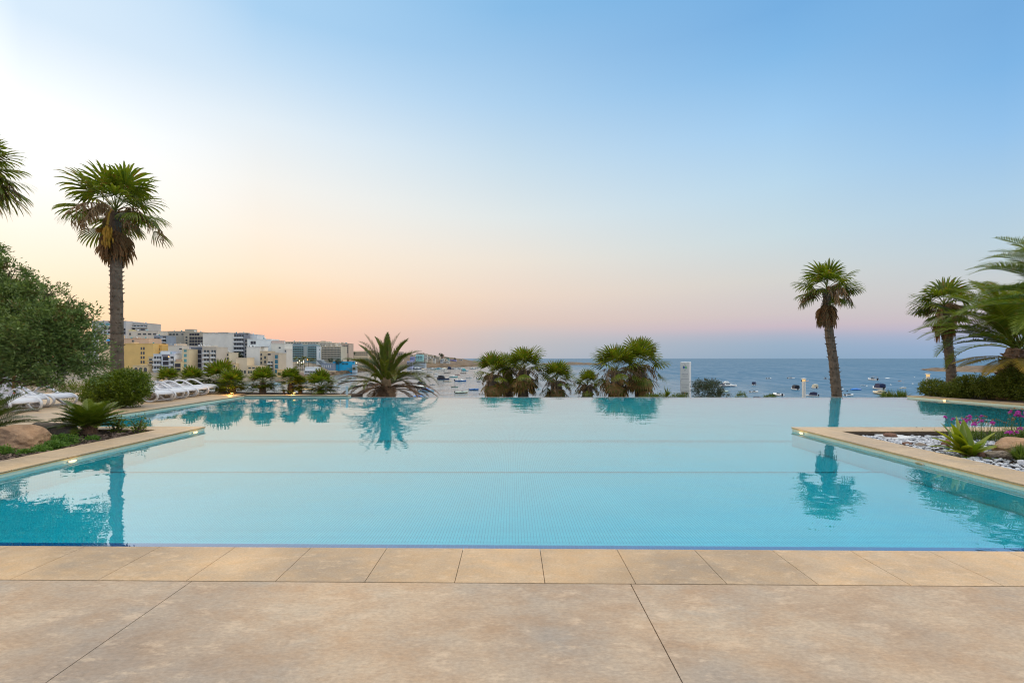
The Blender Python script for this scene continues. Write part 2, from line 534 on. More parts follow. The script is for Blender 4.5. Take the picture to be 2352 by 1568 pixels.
def grid_land(name, rows, mat, rough=0.0, sub=1, seed=1):
    """loft a strip of land through rows of points, roughened"""
    rnd = random.Random(seed)
    rows = [[Vector(p) for p in r] for r in rows]
    for _ in range(sub):
        nr = []
        for r in rows:
            q = []
            for i in range(len(r) - 1):
                q += [r[i], (r[i] + r[i + 1]) / 2]
            q.append(r[-1]); nr.append(q)
        rr = []
        for i in range(len(nr) - 1):
            rr += [nr[i], [(a + b) / 2 for a, b in zip(nr[i], nr[i + 1])]]
        rr.append(nr[-1]); rows = rr
    if rough:
        for i, r in enumerate(rows):
            for j, p in enumerate(r):
                if 0 < i < len(rows) - 1:
                    p.z += rnd.uniform(-rough, rough)
                p.x += rnd.uniform(-rough, rough) * .8
                p.y += rnd.uniform(-rough, rough) * .8
    mb = MB(); mb.loft(rows, cap=False)
    return structure(mb, name, mat, False)


# slope below the terrace down to the shore
grid_land('hillside_ground', [[(x, y, z + (1.3 * math.sin(x * .13) if 30 < y < 90 else 0)) for x in range(-110, 151, 10)]
                              for y, z in ((17.75, -2.4), (30, -4.2), (50, -8), (75, -12.2), (100, -15.6))], M_HILL, .25, 1, 3)

# land under the town: shoreline read from the picture at sea level, rising inland
shore = [(-500, 905), (100, 897), (300, 894), (420, 892), (500, 886), (548, 879), (600, 876.5), (640, 875), (690, 873), (728, 869), (764, 862), (800, 857), (830, 854), (870, 850.5), (925, 849)]
sh = [gnd(px, py, SEA - .4) for px, py in shore]
rows = []
for d, z in ((0, -.4), (10, .9), (28, 2.3), (90, 3.0), (170, 9), (330, 22)):
    rows.append([p + Vector((-.35 * d, .94 * d, 0)) + Vector((0, 0, z + .4 - (.0 if z > 0 else 0))) for p in sh])
grid_land('town_ground', rows, M_CITY, .5, 2, 8)
# bare rock ledges along the water
led = [(640, 876), (690, 873.5), (728, 869.5), (764, 862.5), (800, 857.3), (830, 854.3), (868, 850.8)]
lp = [gnd(px, py, SEA - .3) for px, py in led]
grid_land('rock_shore', [[p + Vector((2, -9, -.3)) for p in lp], [p + Vector((0, -2, 1.0)) for p in lp], [p + Vector((-4, 12, 2.2)) for p in lp], [p + Vector((-10, 32, 3.1)) for p in lp]], M_ROCKSHORE, .9, 3, 5)

# headland running out behind the bay
hd = [(850, 848.3, 812), (920, 846, 812), (960, 845.4, 813), (1000, 844.6, 816), (1040, 843.4, 821), (1075, 842.2, 826), (1105, 841, 830.5), (1140, 839.8, 834.5), (1180, 838.9, 837), (1200, 838.7, 838.5)]
r0, r1, r2, r3, r4 = [], [], [], [], []
for px, yb, yt in hd:
    b = gnd(px, yb, SEA - .3)
    D = b.y
    r0.append(b); r1.append(at(px, yb - (yb - yt) * .28, D + 14)); r2.append(at(px, yb - (yb - yt) * .45, D + 60)); r3.append(at(px, yt, D + 150))
    r4.append(at(px, yb, D + 330) - Vector((0, 0, 6)))
grid_land('headland_hill', [r0, r1, r2, r3, r4], M_ROCKSHORE, 1.2, 2, 11)
# low islet on the horizon
il = [(1222, 838.2, 837.6), (1245, 838.4, 835.5), (1275, 838.5, 832.8), (1305, 838.5, 831.8), (1340, 838.4, 832.6), (1368, 838.2, 834), (1400, 838, 837.5)]
r0, r1, r2 = [], [], []
for px, yb, yt in il:
    b = gnd(px, yb, SEA - .3); D = b.y
    r0.append(b); r1.append(at(px, yt, D + 60)); r2.append(at(px, yb, D + 260) - Vector((0, 0, 5)))
grid_land('islet_terrain', [r0, r1, r2], M_ROCKSHORE, 1.2, 2, 12)
# point of land far right
pl = [(2112, 849.5, 848.5), (2128, 852, 846.5), (2160, 853.5, 844), (2200, 854.5, 841.5), (2240, 855, 839), (2300, 856, 837), (2380, 857, 835), (2520, 858, 832)]
r0, r1, r2, r3 = [], [], [], []
for px, yb, yt in pl:
    b = gnd(px, yb, SEA - .3); D = b.y
    r0.append(b); r1.append(at(px, yb - (yb - yt) * .5, D + 12)); r2.append(at(px, yt, D + 45)); r3.append(at(px, yb, D + 160) - Vector((0, 0, 4)))
grid_land('point_terrain', [r0, r1, r2, r3], M_ROCKSHORE, .7, 2, 13)

# ------------------------------------------------------------------ front terrace and its coping
fe = lambda x: 3.592 - .0132 * x          # water side of the front coping
je = lambda x: 3.045 - .0132 * x          # joint between coping and terrace
mb = MB()
xs = [-14.0, -11.06, -8.11, -5.11, -2.16, .79, 3.74, 6.69, 9.64, 14]
for i in range(len(xs) - 1):
    a, b = xs[i] + .003, xs[i + 1] - .003
    for y0, y1 in ((-9, -4.2), (-4.194, 0.0), (.006, None)):
        ya, yb = (y1, y1) if y1 is not None else (je(a) - .007, je(b) - .007)
        mb.prism([(a, y0), (b, y0), (b, yb), (a, ya)], -.12, 0)
structure(mb, 'terrace_pavement', M_DECK)
mb = MB()
x = -9.46
while x < 10:
    a, b = x + .0022, x + .605 - .0022
    mb.prism([(a, je(a)), (b, je(b)), (b, fe(b)), (a, fe(a))], -.06, .001)
    x += .605
structure(mb, 'coping_kerb', M_COPE)
mb = MB()
mb.prism([(-16, -10), (16, -10), (16, fe(16) - .02), (-16, fe(-16) - .02)], -.5, -.035)
structure(mb, 'terrace_base_ground', M_JOINT)

# shallow tiled ledge under the front edge: pale, cobalt, pale
mb = MB(); mb2 = MB(); mb3 = MB()
for m_, d0, d1, zz in ((mb, -.03, .062, -.024), (mb2, .062, .128, -.024), (mb, .128, .16, -.024)):
    m_.prism([(-6.5, fe(-6.5) + d0), (5.85, fe(5.85) + d0), (5.85, fe(5.85) + d1), (-6.5, fe(-6.5) + d1)], -.6, zz)
structure(mb, 'ledge_floor', M_SHELF)
structure(mb2, 'cobalt_band_floor', M_BLUE)

# pool basin
mb = MB()
mb.box(-6.5, 3.5, -1.0, 5.85, 7.20, -.30)
mb.box(-6.5, 7.20, -1.0, 5.85, 9.58, -.325)
mb.box(-10.6, 9.58, -1.2, 17.2, 9.90, -.325)
mb.box(-10.6, 9.90, -1.3, 17.2, 10.13, -.345)
mb.box(-10.6, 10.13, -1.4, 17.2, 10.36, -.365)
mb.box(-10.6, 10.36, -1.6, 17.2, 13.0, -.385)
mb.add([(-10.6, 13.0, -.385), (17.2, 13.0, -.385), (17.2, 17.62, -.05), (-10.6, 17.62, -.05), (-10.6, 17.62, -1.6), (17.2, 17.62, -1.6)], [(0, 1, 2, 3), (3, 2, 5, 4)])
structure(mb, 'pool_floor', M_FLOOR)
mb = MB()
for y, z in ((7.172, -.30), (9.875, -.325), (10.11, -.345), (10.335, -.365)):
    mb.box(-6.5 if y < 9 else -10.6, y, z - .015, 5.85 if y < 9 else 17.2, y + (.042 if y < 9 else .024), z + .004)
structure(mb, 'step_edge_floor', M_LINE)
# walls: solid tiled cores under the raised coping
for z0, z1, nm, mt in ((-1.5, -.03, 'pool_basin_wall', M_BASIN), (-.0295, .028, 'pool_wall', M_TILE)):
    mb = MB()
    mb.box(-7.16, 2.9, z0, -6.5, 9.62, z1)
    mb.box(-10.14, 9.24, z0, -7.16, 9.62, z1)
    mb.box(5.87, 2.9, z0, 6.46, 9.53, z1)
    mb.box(6.46, 9.04, z0, 17.4, 9.53, z1)
    mb.prism([(-10.12, 9.62), (-10.45, 17.72), (-10.75, 17.72), (-10.5, 9.62)], z0, z1)
    mb.prism([(-10.75, 17.72), (-6.40, 17.72), (-6.40, 18.1), (-10.75, 18.1)], z0, z1)
    mb.prism([(15.27, 17.58), (16.0, 14.1), (17.1, 9.53), (17.5, 9.53), (16.4, 14.1), (15.7, 17.9)], z0, z1)
    structure(mb, nm, mt)
mb = MB(); mb.box(-6.40, 17.60, -2.6, 15.6, 17.75, -.021); structure(mb, 'overflow_wall', M_FLOOR)


def slabs(mb, p, q, wdir, width, n, z0, z1, gap=.003):
    """row of coping slabs from p to q, of given width towards wdir"""
    p, q, w = Vector((*p, 0)), Vector((*q, 0)), Vector((*wdir, 0)) * width
    for i in range(n):
        a = p + (q - p) * (i / n); b = p + (q - p) * ((i + 1) / n)
        g = (q - p).normalized() * gap
        mb.prism([tuple((a + g)[:2]), tuple((b - g)[:2]), tuple((b - g + w)[:2]), tuple((a + g + w)[:2])], z0, z1)


mb = MB()
for q_ in ([(-7.16, 2.9), (-6.503, 2.9), (-6.503, 9.6), (-7.16, 9.6)], [(-10.1, 9.25), (-7.165, 9.25), (-7.165, 9.61), (-10.1, 9.61)], [(5.875, 2.9), (6.45, 2.9), (6.45, 9.52), (5.875, 9.52)], [(6.47, 9.05), (17.2, 9.05), (17.2, 9.525), (6.47, 9.525)], [(15.30, 17.58), (16.03, 14.1), (16.4, 14.1), (15.7, 17.7)], [(16.03, 14.09), (17.13, 9.57), (17.5, 9.57), (16.4, 14.09)], [(-10.44, 17.73), (-6.41, 17.73), (-6.41, 18.08), (-10.44, 18.08)], [(-10.13, 9.63), (-10.455, 17.7), (-10.72, 17.7), (-10.48, 9.63)]):
    mb.prism(q_, .0283, .0448)
slabs(mb, (-6.48, 2.9), (-6.48, 9.64), (-1, 0), .70, 9, .045, .065)
slabs(mb, (-10.13, 9.64), (-7.183, 9.64), (0, -1), .44, 4, .045, .065)
slabs(mb, (5.85, 2.9), (5.85, 9.55), (1, 0), .65, 9, .045, .065)
slabs(mb, (6.503, 9.55), (17.3, 9.55), (0, -1), .54, 14, .045, .065)
slabs(mb, (15.25, 17.62), (15.98, 14.1), (1, .2), .55, 6, .045, .065)
slabs(mb, (15.98, 14.095), (17.08, 9.56), (1, .24), .55, 7, .045, .065)
slabs(mb, (-10.46, 17.70), (-6.38, 17.70), (0, 1), .42, 7, .045, .065)
slabs(mb, (-10.10, 9.65), (-10.435, 17.70), (-1, -.04), .42, 12, .045, .065)
oc = structure(mb, 'raised_coping_kerb', M_COPE2)
bv = oc.modifiers.new('bevel', 'BEVEL'); bv.width = .008; bv.segments = 2; bv.limit_method = 'ANGLE'

# added strip under the coping edge, lamp glow put into its honey colour
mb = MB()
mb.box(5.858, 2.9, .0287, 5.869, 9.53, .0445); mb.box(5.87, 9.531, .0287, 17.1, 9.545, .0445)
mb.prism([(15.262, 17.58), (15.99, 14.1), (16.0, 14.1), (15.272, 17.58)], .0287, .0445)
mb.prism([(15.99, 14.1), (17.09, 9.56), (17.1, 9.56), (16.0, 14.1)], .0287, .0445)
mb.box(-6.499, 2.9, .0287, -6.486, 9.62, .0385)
structure(mb, 'coping_glow_kerb', M_EDGE_GLOW)

# water sheet of the pool
M_POOL = watermat('pool_water', (.16, .90, 1.0), .74, .009, 1.6)
mb = MB()
mb.add([(-6.5, 3.5, WZ), (5.87, 3.5, WZ), (5.87, 9.62, WZ), (-6.5, 9.62, WZ), (-10.14, 9.62, WZ), (-10.46, 17.72, WZ), (-6.39, 17.72, WZ), (-6.39, 17.66, WZ), (15.5, 17.66, WZ), (16.0, 14.1, WZ), (17.1, 9.53, WZ), (5.87, 9.53, WZ)],
       [(0, 1, 11, 2, 3), (3, 2, 11, 10, 9, 8, 7, 6, 5, 4)])
structure(mb, 'pool_water', M_POOL)
# thin overflow lip of the infinity edge
mb = MB()
mb.box(-6.38, 17.662, -.06, 15.3, 17.70, -.008)
structure(mb, 'overflow_lip_kerb', paint((.62, .60, .56), .3, .1))

# left terrace beyond the pool, and planting beds
mb = MB()
for a, b in ((-60, -22), (-21.994, -16), (-15.994, -10.53)):
    for c, d in ((2.5, 9.0), (9.006, 14.0), (14.006, 20.3)):
        mb.prism([(a, c), (b if b < -11 else -10.53, c), (b if b < -11 else -10.53 - (.32 if c > 14 else .15 if c > 9 else 0), min(d, 18.6) if b > -11 else d), (a, d)], -.3, .062)
structure(mb, 'pool_deck_pavement', M_COPE2)
mb = MB(); mb.prism([(-13.0, 18.12), (-6.3, 18.12), (-6.2, 18.9), (-10.5, 19.6), (-13.5, 20.3)], -.5, .045)
mb.box(-10.53, 3.0, -.5, -7.16, 9.23, .02)
mb.prism([(16.55, 14.2), (17.7, 9.0), (50, 9.0), (50, 24), (19, 19.4), (16.3, 18.1), (15.95, 17.6)], -.6, .03)
mb.box(6.46, 3.0, -.5, 17.5, 9.03, -.05)
structure(mb, 'planting_bed_ground', M_SOIL)
mb = MB()
mb.box(-10.1, 9.19, -.2, -7.19, 9.238, .0283)
mb.box(-7.198, 3.0, -.2, -7.162, 9.19, .0283)
mb.box(6.5, 8.99, -.3, 17.4, 9.038, .0283)
mb.box(6.462, 3.0, -.3, 6.498, 8.99, .0283)
structure(mb, 'planter_wall', M_DARKW)
# ================================================================== plants
PG = leafmat('palm_leaf', (.085, .13, .010), (.17, .20, .018), (.22, .13, .03), .15, .4, .38)
PG2 = leafmat('young_palm_leaf', (.10, .15, .010), (.21, .24, .022), (.24, .14, .03), .18, .3, .38)
PDRY = leafmat('dry_palm_leaf', (.17, .085, .04), (.31, .17, .08), None, 0, .15, .8)
PDRY2 = leafmat('straw_stalk', (.25, .15, .085), (.40, .26, .16), None, 0, .15, .85)
PYEL = leafmat('yellow_fruit', (.50, .26, .03), (.55, .33, .05), None, 0, .1, .6)
FG = leafmat('date_leaf', (.085, .105, .014), (.17, .175, .025), (.18, .11, .04), .12, .22, .4)
FGR = leafmat('bright_date_leaf', (.10, .15, .016), (.21, .24, .028), (.22, .16, .03), .08, .3, .4)
FBR = leafmat('brown_frond', (.12, .06, .035), (.21, .115, .065), None, 0, .15, .8)
FYE = leafmat('yellowing_frond', (.28, .20, .03), (.40, .26, .04), None, 0, .25, .6)
OL = leafmat('olive_leaf', (.075, .13, .03), (.24, .31, .10), (.15, .11, .035), .12, .22, .45)
SH = leafmat('shrub_leaf', (.07, .115, .006), (.19, .235, .016), None, 0, .22, .35)
HG = leafmat('hedge_leaf', (.09, .125, .014), (.21, .24, .03), None, 0, .22, .4)
SG = leafmat('sago_leaf', (.085, .14, .012), (.19, .23, .022), None, 0, .18, .35)
SUC = leafmat('succulent_leaf', (.07, .16, .02), (.16, .27, .04), None, 0, .25, .4)
BRD = leafmat('broad_leaf', (.11, .19, .015), (.36, .36, .025), None, 0, .3, .32)
GRS = leafmat('grass_blade', (.07, .13, .02), (.16, .21, .04), (.25, .2, .08), .1, .3, .5)
DSH = leafmat('dark_shrub_leaf', (.04, .065, .03), (.09, .11, .05), (.10, .07, .05), .2, .2, .5)
VIO = leafmat('violet_petal', (.42, .05, .48), (.62, .12, .66), None, 0, .35, .5)
DRYF = leafmat('dry_flower', (.40, .18, .08), (.5, .28, .16), None, 0, .2, .7)
BARK = paint((.13, .095, .07), .9, .4, 6, .9, name='palm_bark')
BARK2 = paint((.20, .13, .09), .9, .4, 6, .9, name='date_bark')
WOODY = paint((.11, .08, .055), .9, .3, 8, .6, name='branch_bark')


MIXL = leafmat('fading_palm_leaf', (.10, .15, .02), (.23, .21, .035), (.30, .17, .06), .75, .3, .5)


def frame(f, up=Vector((0, 0, 1))):
    f = f.normalized()
    s = f.cross(up)
    if s.length < 1e-3: s = Vector((1, 0, 0))
    s.normalize()
    return f, s, s.cross(f).normalized()


def fan(mb, base, az, el, lp, r, rnd, span=225, nseg=30, droop=.35, fold=.25, sag=.3, mi=0, stalk=True, pw=.018):
    """one fan-palm leaf: petiole, hub and pleated blade segments with free, drooping tips"""
    d = Vector((math.cos(az) * math.cos(el), math.sin(az) * math.cos(el), math.sin(el)))
    p = Vector(base); pts = [p.copy()]
    for i in range(4):
        p = p + d * lp / 4; d = (d + Vector((0, 0, -sag * .25))).normalized(); pts.append(p.copy())
    if stalk: mb.tube(pts, [pw, pw * .9, pw * .8, pw * .7, pw * .6], 4, mi, False)
    f, s, n = frame(d)
    tw = rnd.uniform(-.25, .25); s, n = s * math.cos(tw) + n * math.sin(tw), n * math.cos(tw) - s * math.sin(tw)
    da = R(span) / nseg
    for k in range(nseg):
        a = -R(span) / 2 + da * (k + .5)
        dr = (f * math.cos(a) + s * math.sin(a) - n * fold * abs(math.sin(a)) + n * .10 * (k % 2)).normalized()
        rr = r * (1 - .18 * (abs(a) / R(span / 2)) ** 2) * rnd.uniform(.92, 1.06)
        side = (f * -math.sin(a) + s * math.cos(a))
        vs = []; dd = dr.copy(); q = p.copy(); prev = 0
        for u, w in ((.04, .5), (.58, .56), (.80, .40), (.93, .2)):
            q = q + dd * rr * (u - prev); prev = u
            hw = rr * da * .5 * max(u, .12) * (1.12 if u < .6 else w * 1.5)
            vs += [q - side * hw, q + side * hw]
            if u > .3: dd = (dd + Vector((0, 0, -droop * (u - .1) * rnd.uniform(.6, 1.3)))).normalized()
        q = q + dd * rr * .09; vs.append(q)
        mb.add(vs, [(0, 1, 3, 2), (2, 3, 5, 4), (4, 5, 7, 6), (6, 7, 8)], mi)


def stalkcluster(mb, base, az, el, ln, rnd, mi=0, n=44):
    """spent flower stalk: an arching stem hung with limp strands"""
    d = Vector((math.cos(az) * math.cos(el), math.sin(az) * math.cos(el), math.sin(el)))
    p = Vector(base); pts = [p.copy()]
    for i in range(8):
        p = p + d * ln / 8; d = (d + Vector((rnd.uniform(-.05, .05), rnd.uniform(-.05, .05), -.26))).normalized(); pts.append(p.copy())
    mb.tube(pts, [.012] * 9, 4, mi, False)
    for i in range(n):
        k = rnd.uniform(2.0, 7.99); a = pts[int(k)].lerp(pts[int(k) + 1], k % 1)
        l = rnd.uniform(.12, .34) * min(1, ln); w = rnd.uniform(.010, .022)
        o1 = Vector((rnd.uniform(-.09, .09), rnd.uniform(-.09, .09), -l * .45)); o2 = o1 + Vector((rnd.uniform(-.05, .05), rnd.uniform(-.05, .05), -l * .6))
        x = Vector((w, 0, 0)) if i % 2 else Vector((0, w, 0))
        mb.add([a - x, a + x, a + o1 + x, a + o1 - x, a + o2], [(0, 1, 2, 3), (3, 2, 4)], mi)


def palm_trunk(mb, pts, r0, r1, rnd, boots=60, top=0.0):
    """tapered ringed trunk; boots = stubs of old leaf bases"""
    pts = [Vector(p) for p in pts]
    n = 40; path, rad = [], []
    for i in range(n + 1):
        u = i / n * (len(pts) - 1); k = min(int(u), len(pts) - 2); t = u - k
        path.append(pts[k].lerp(pts[k + 1], t))
        rad.append((r0 + (r1 - r0) * (i / n)) * (1 + .05 * (i % 2) + rnd.uniform(-.03, .03)) * (1 + .25 * max(0, 1 - i / 4)))
    mb.tube(path, rad, 12, 0)
    for _ in range(boots):
        i = int(rnd.uniform(top, 1) ** .8 * (n - 1)) + 1; i = min(i, n)
        a = rnd.uniform(0, 2 * math.pi); dx = Vector((math.cos(a), math.sin(a), 0)); tx = Vector((-math.sin(a), math.cos(a), 0))
        p = path[i] + dx * rad[i] * .9; l = rnd.uniform(.03, .10) * r0 / .2; w = r0 * rnd.uniform(.10, .22)
        mb.add([p - tx * w, p + tx * w, p + tx * w * .3 + dx * l + Vector((0, 0, l * .9)), p - tx * w * .3 + dx * l + Vector((0, 0, l * .9)), p + Vector((0, 0, w * 1.8)) + dx * .01],
               [(0, 1, 2, 3), (1, 4, 2), (4, 0, 3), (3, 2, 4)], 0)


def fan_palm(label, pts, r0, r1, crown, rnd, nl=30, blade=.95, pet=.85, skirt=14, skl=1.0, stalks=8, boots=120, group=None, green=PG, yellow=False, upmin=-25, name='fan_palm', droopy=.35, low=0, mixed=0):
    """washingtonia-like palm standing at pts[0]; crown at pts[-1]"""
    base = Vector(pts[0])
    o = empty(name, base, label, 'palm tree', group)
    L_ = [Vector(p) - base for p in pts]
    mb = MB(); palm_trunk(mb, L_, r0, r1, rnd, boots); mb.build('trunk', BARK, o)
    c = L_[-1]
    mb = MB()
    for i in range(nl):
        u = (i + .5) / nl
        el = R(86 - (86 - upmin) * u ** .85 + rnd.uniform(-9, 9)); az = i * 2.39996 + rnd.uniform(-.3, .3)
        k = .55 + .45 * min(1, u * 2.2 + .3)
        fan(mb, c + Vector((0, 0, .15 * (1 - u))), az, el, pet * k * rnd.uniform(.85, 1.1), blade * rnd.uniform(.85, 1.05) * (.75 + .25 * k), rnd, droop=droopy + .35 * u, fold=.2 + .2 * u)
    for i in range(low):
        az = i * 2.39996 + rnd.uniform(-.5, .5)
        fan(mb, c, az, R(rnd.uniform(-28, 8)), pet * rnd.uniform(.9, 1.35), blade * rnd.uniform(.6, .95), rnd, span=rnd.uniform(120, 210), droop=rnd.uniform(.4, .9), fold=.4, sag=.45)
    mb.build('crown', green, o)
    if mixed:
        mb = MB()
        for i in range(mixed):
            az = i * 2.39996 + rnd.uniform(-.5, .5)
            fan(mb, c + Vector((0, 0, -.2 - rnd.random() * .5)), az, R(rnd.uniform(-60, 2)), pet * rnd.uniform(.4, .95), blade * rnd.uniform(.5, .95), rnd, span=rnd.uniform(90, 200), nseg=20, droop=rnd.uniform(.3, 1.0), fold=.5, sag=.6)
        mb.build('fading_fronds', MIXL, o)
    if skirt:
        mb = MB()
        for i in range(skirt):
            az = i * 2.39996 + rnd.uniform(-.4, .4)
            fan(mb, c + Vector((0, 0, -.15 - .25 * rnd.random() * skl)), az, R(rnd.uniform(-62, -38)), .42 * skl * rnd.uniform(.7, 1.1), .75 * skl * rnd.uniform(.8, 1.15), rnd, span=130, nseg=18, droop=1.3, fold=.9, sag=1.6)
        mb.build('dead_skirt', PDRY, o)
    if stalks:
        mb = MB()
        for i in range(stalks):
            stalkcluster(mb, c, i * 2.1 + rnd.uniform(-.6, .6), R(rnd.uniform(5, 40)), (pet + blade) * rnd.uniform(.6, .95), rnd)
        mb.build('flower_stalk', PDRY2, o)
    if yellow:
        mb = MB()
        mb.tube([c + Vector((.05, -.2, .05)), c + Vector((.08, -.32, -.1)), c + Vector((.05, -.34, -.45))], [.02, .025, .03], 6)
        for i in range(90):
            q = c + Vector((.05 + rnd.gauss(0, .05), -.34 + rnd.gauss(0, .04), -.45 - rnd.uniform(0, .55)))
            mb.add([q, q + Vector((.03, 0, -.08)), q + Vector((0, .01, -.2)), q + Vector((-.03, 0, -.08))], [(0, 1, 2, 3)])
        mb.build('fruit_stalk', PYEL, o)
    return o


def feather(mb, base, az, el, ln, bend, rnd, nl=46, leaf=.42, lw=.018, vee=.45, start=.16, tipdroop=.25, mi=0, rr=.016, fwd=.75, curl=0.0):
    """one feather-palm frond: bending rib with two ranks of leaflets"""
    p = Vector(base); e = el; a = az; N_ = 24
    pts, dirs = [], []
    for i in range(N_ + 1):
        d = Vector((math.cos(a) * math.cos(e), math.sin(a) * math.cos(e), math.sin(e)))
        pts.append(p.copy()); dirs.append(d)
        p = p + d * ln / N_; e -= bend / N_ * (.4 + 1.4 * i / N_); a += curl / N_
    mb.tube(pts, [rr * (1 - .85 * i / N_) for i in range(N_ + 1)], 4, mi, False)
    for k in range(nl):
        u = start + (1 - start) * (k + .5) / nl
        i = min(int(u * N_), N_ - 1); q = pts[i].lerp(pts[i + 1], u * N_ - i)
        f, s, n = frame(dirs[i])
        sh = math.sin(min(1, (u - start) / (1 - start) * 1.0) * math.pi * .92 + .22) ** .7 if u < 1 else .2
        ll = leaf * max(.25, sh) * rnd.uniform(.88, 1.1)
        for sg in (-1, 1):
            fw = fwd * (.6 + .8 * u)
            d = (s * sg + f * fw + n * vee * rnd.uniform(.7, 1.3)).normalized()
            wv = d.cross(n).normalized() * lw * (.6 + .5 * sh)
            m1 = q + d * ll * .45; d2 = (d + Vector((0, 0, -tipdroop * rnd.uniform(.6, 1.4)))).normalized(); m2 = m1 + d2 * ll * .55
            mb.add([q - wv * .5, q + wv * .5, m1 + wv, m1 - wv, m2], [(0, 1, 2, 3), (3, 2, 4)], mi)


def leaves(mb, c, n, r, size, asp, rnd, mi=0, out=None, squash=1.0):
    """n leaf blades round c"""
    for _ in range(n):
        v = Vector((rnd.gauss(0, 1), rnd.gauss(0, 1), rnd.gauss(0, 1) * squash))
        v = v * (r * .55)
        if v.length > r * 1.25: v = v * (r * 1.25 / v.length)
        p = Vector(c) + v
        d = Vector((rnd.gauss(0, 1), rnd.gauss(0, 1), rnd.gauss(.25, .8)))
        if out is not None: d += out * 1.2
        d.normalize(); s = d.orthogonal().normalized(); an = rnd.uniform(0, 6.28)
        s = (s * math.cos(an) + d.cross(s) * math.sin(an))
        l = size * rnd.uniform(.7, 1.2); w = l * asp * .5
        nn = d.cross(s) * l * .1
        mb.add([p, p + d * l * .5 + s * w + nn, p + d * l, p + d * l * .5 - s * w + nn], [(0, 1, 2, 3)], mi)


def bushy(lobes, n, per, cr, size, asp, rnd, shell=.5):
    """leaf clumps spread through a set of (centre, rx, ry, rz) lobes"""
    mb = MB()
    vol = [l[1] * l[2] * l[3] for l in lobes]; tot = sum(vol)
    for lb, v in zip(lobes, vol):
        c = Vector(lb[0])
        for _ in range(max(3, int(n * v / tot))):
            while True:
                q = Vector((rnd.uniform(-1, 1), rnd.uniform(-1, 1), rnd.uniform(-1, 1)))
                if shell * rnd.random() ** .5 < q.length < 1.0: break
            o = Vector((q.x * lb[1], q.y * lb[2], q.z * lb[3]))
            leaves(mb, c + o, int(per * rnd.uniform(.5, 1.4)), cr * rnd.uniform(.7, 1.2), size, asp, rnd, 0, q.normalized())
    return mb


# ------------------------------------------------------------------ tall fan palms
rnd = random.Random(21)
b0 = at(270, 935, 13.9); b0.z = .06
fan_palm('tall fan palm with shaggy brown skirt, rising behind the round shrub on the left terrace', [b0, at(269, 750, 13.9), at(267, 620, 13.9), at(266, 490, 13.9)], .168, .135, None, rnd,
         nl=15, blade=.92, pet=.78, low=7, skirt=22, skl=1.12, stalks=15, boots=330, group='tall fan palms round the pool', yellow=True, upmin=8)
b0 = at(-62, 960, 13.6); b0.z = .06
fan_palm('fan palm cut by the left picture edge, high green crown above the olive tree', [b0, at(-72, 700, 13.6), at(-72, 398, 13.6)], .22, .17, None, rnd, nl=30, blade=.85, pet=.75, skirt=10, skl=1.0,
         stalks=8, boots=40, group='tall fan palms round the pool', upmin=-40)
b0 = at(1926, 965, 20.5)
fan_palm('leaning tall fan palm with ragged brown fronds, behind the infinity edge', [b0, at(1921, 900, 20.5), at(1914, 830, 20.6), at(1905, 770, 20.7), at(1899, 700, 20.8), at(1899, 668, 20.8)], .205, .14, None, rnd,
         nl=15, blade=.92, pet=.66, low=5, skirt=13, skl=1.2, stalks=16, boots=300, group='tall fan palms round the pool', upmin=5)
b0 = at(2186, 915, 20.0)
fan_palm('straight fan palm with dry brown fronds, behind the hedge on the right', [b0, at(2184, 850, 20.0), at(2177, 790, 20.0), at(2168, 705, 20.0)], .185, .145, None, rnd,
         nl=15, blade=.84, pet=.62, low=6, skirt=12, skl=1.1, stalks=13, boots=260, group='tall fan palms round the pool', upmin=2)

# ------------------------------------------------------------------ fan palms growing on the slope, crowns showing over the infinity edge
rnd = random.Random(33)
for (px, py, D, s, lab) in ((1132, 862, 35, 1.0, 'squat fan palm with drooping dry fronds, leftmost of those over the infinity edge'),
                            (1166, 852, 37, .85, 'small fan palm with yellow fronds, tucked between two bigger palms over the edge'),
                            (1204, 850, 35, 1.12, 'tall bright fan palm beside the far sailboat mast, over the infinity edge'),
                            (1278, 876, 35, .95, 'lone low fan palm with brown stalks, in the middle of the infinity edge'),
                            (1349, 886, 36, .72, 'smallest fan palm over the infinity edge, touching the big pair of palms'),
                            (1416, 852, 33, 1.25, 'broad green fan palm with orange fruit, left one of the big pair'),
                            (1470, 842, 34, 1.22, 'highest fan palm of the big pair, nearest the white sign')):
    c = at(px, py, D)
    g = c.copy(); g.z = max(-6.2, c.z - 4.2)
    fan_palm(lab, [g, g.lerp(c, .6) + Vector((rnd.uniform(-.1, .1), 0, 0)), c], .42, .40, None, rnd, nl=14, blade=1.08 * s, pet=.95 * s, low=3, mixed=30, skirt=0, skl=1.2 * s, stalks=14, boots=50,
             group='fan palms growing below the infinity edge', green=PG2, upmin=28, droopy=.16)

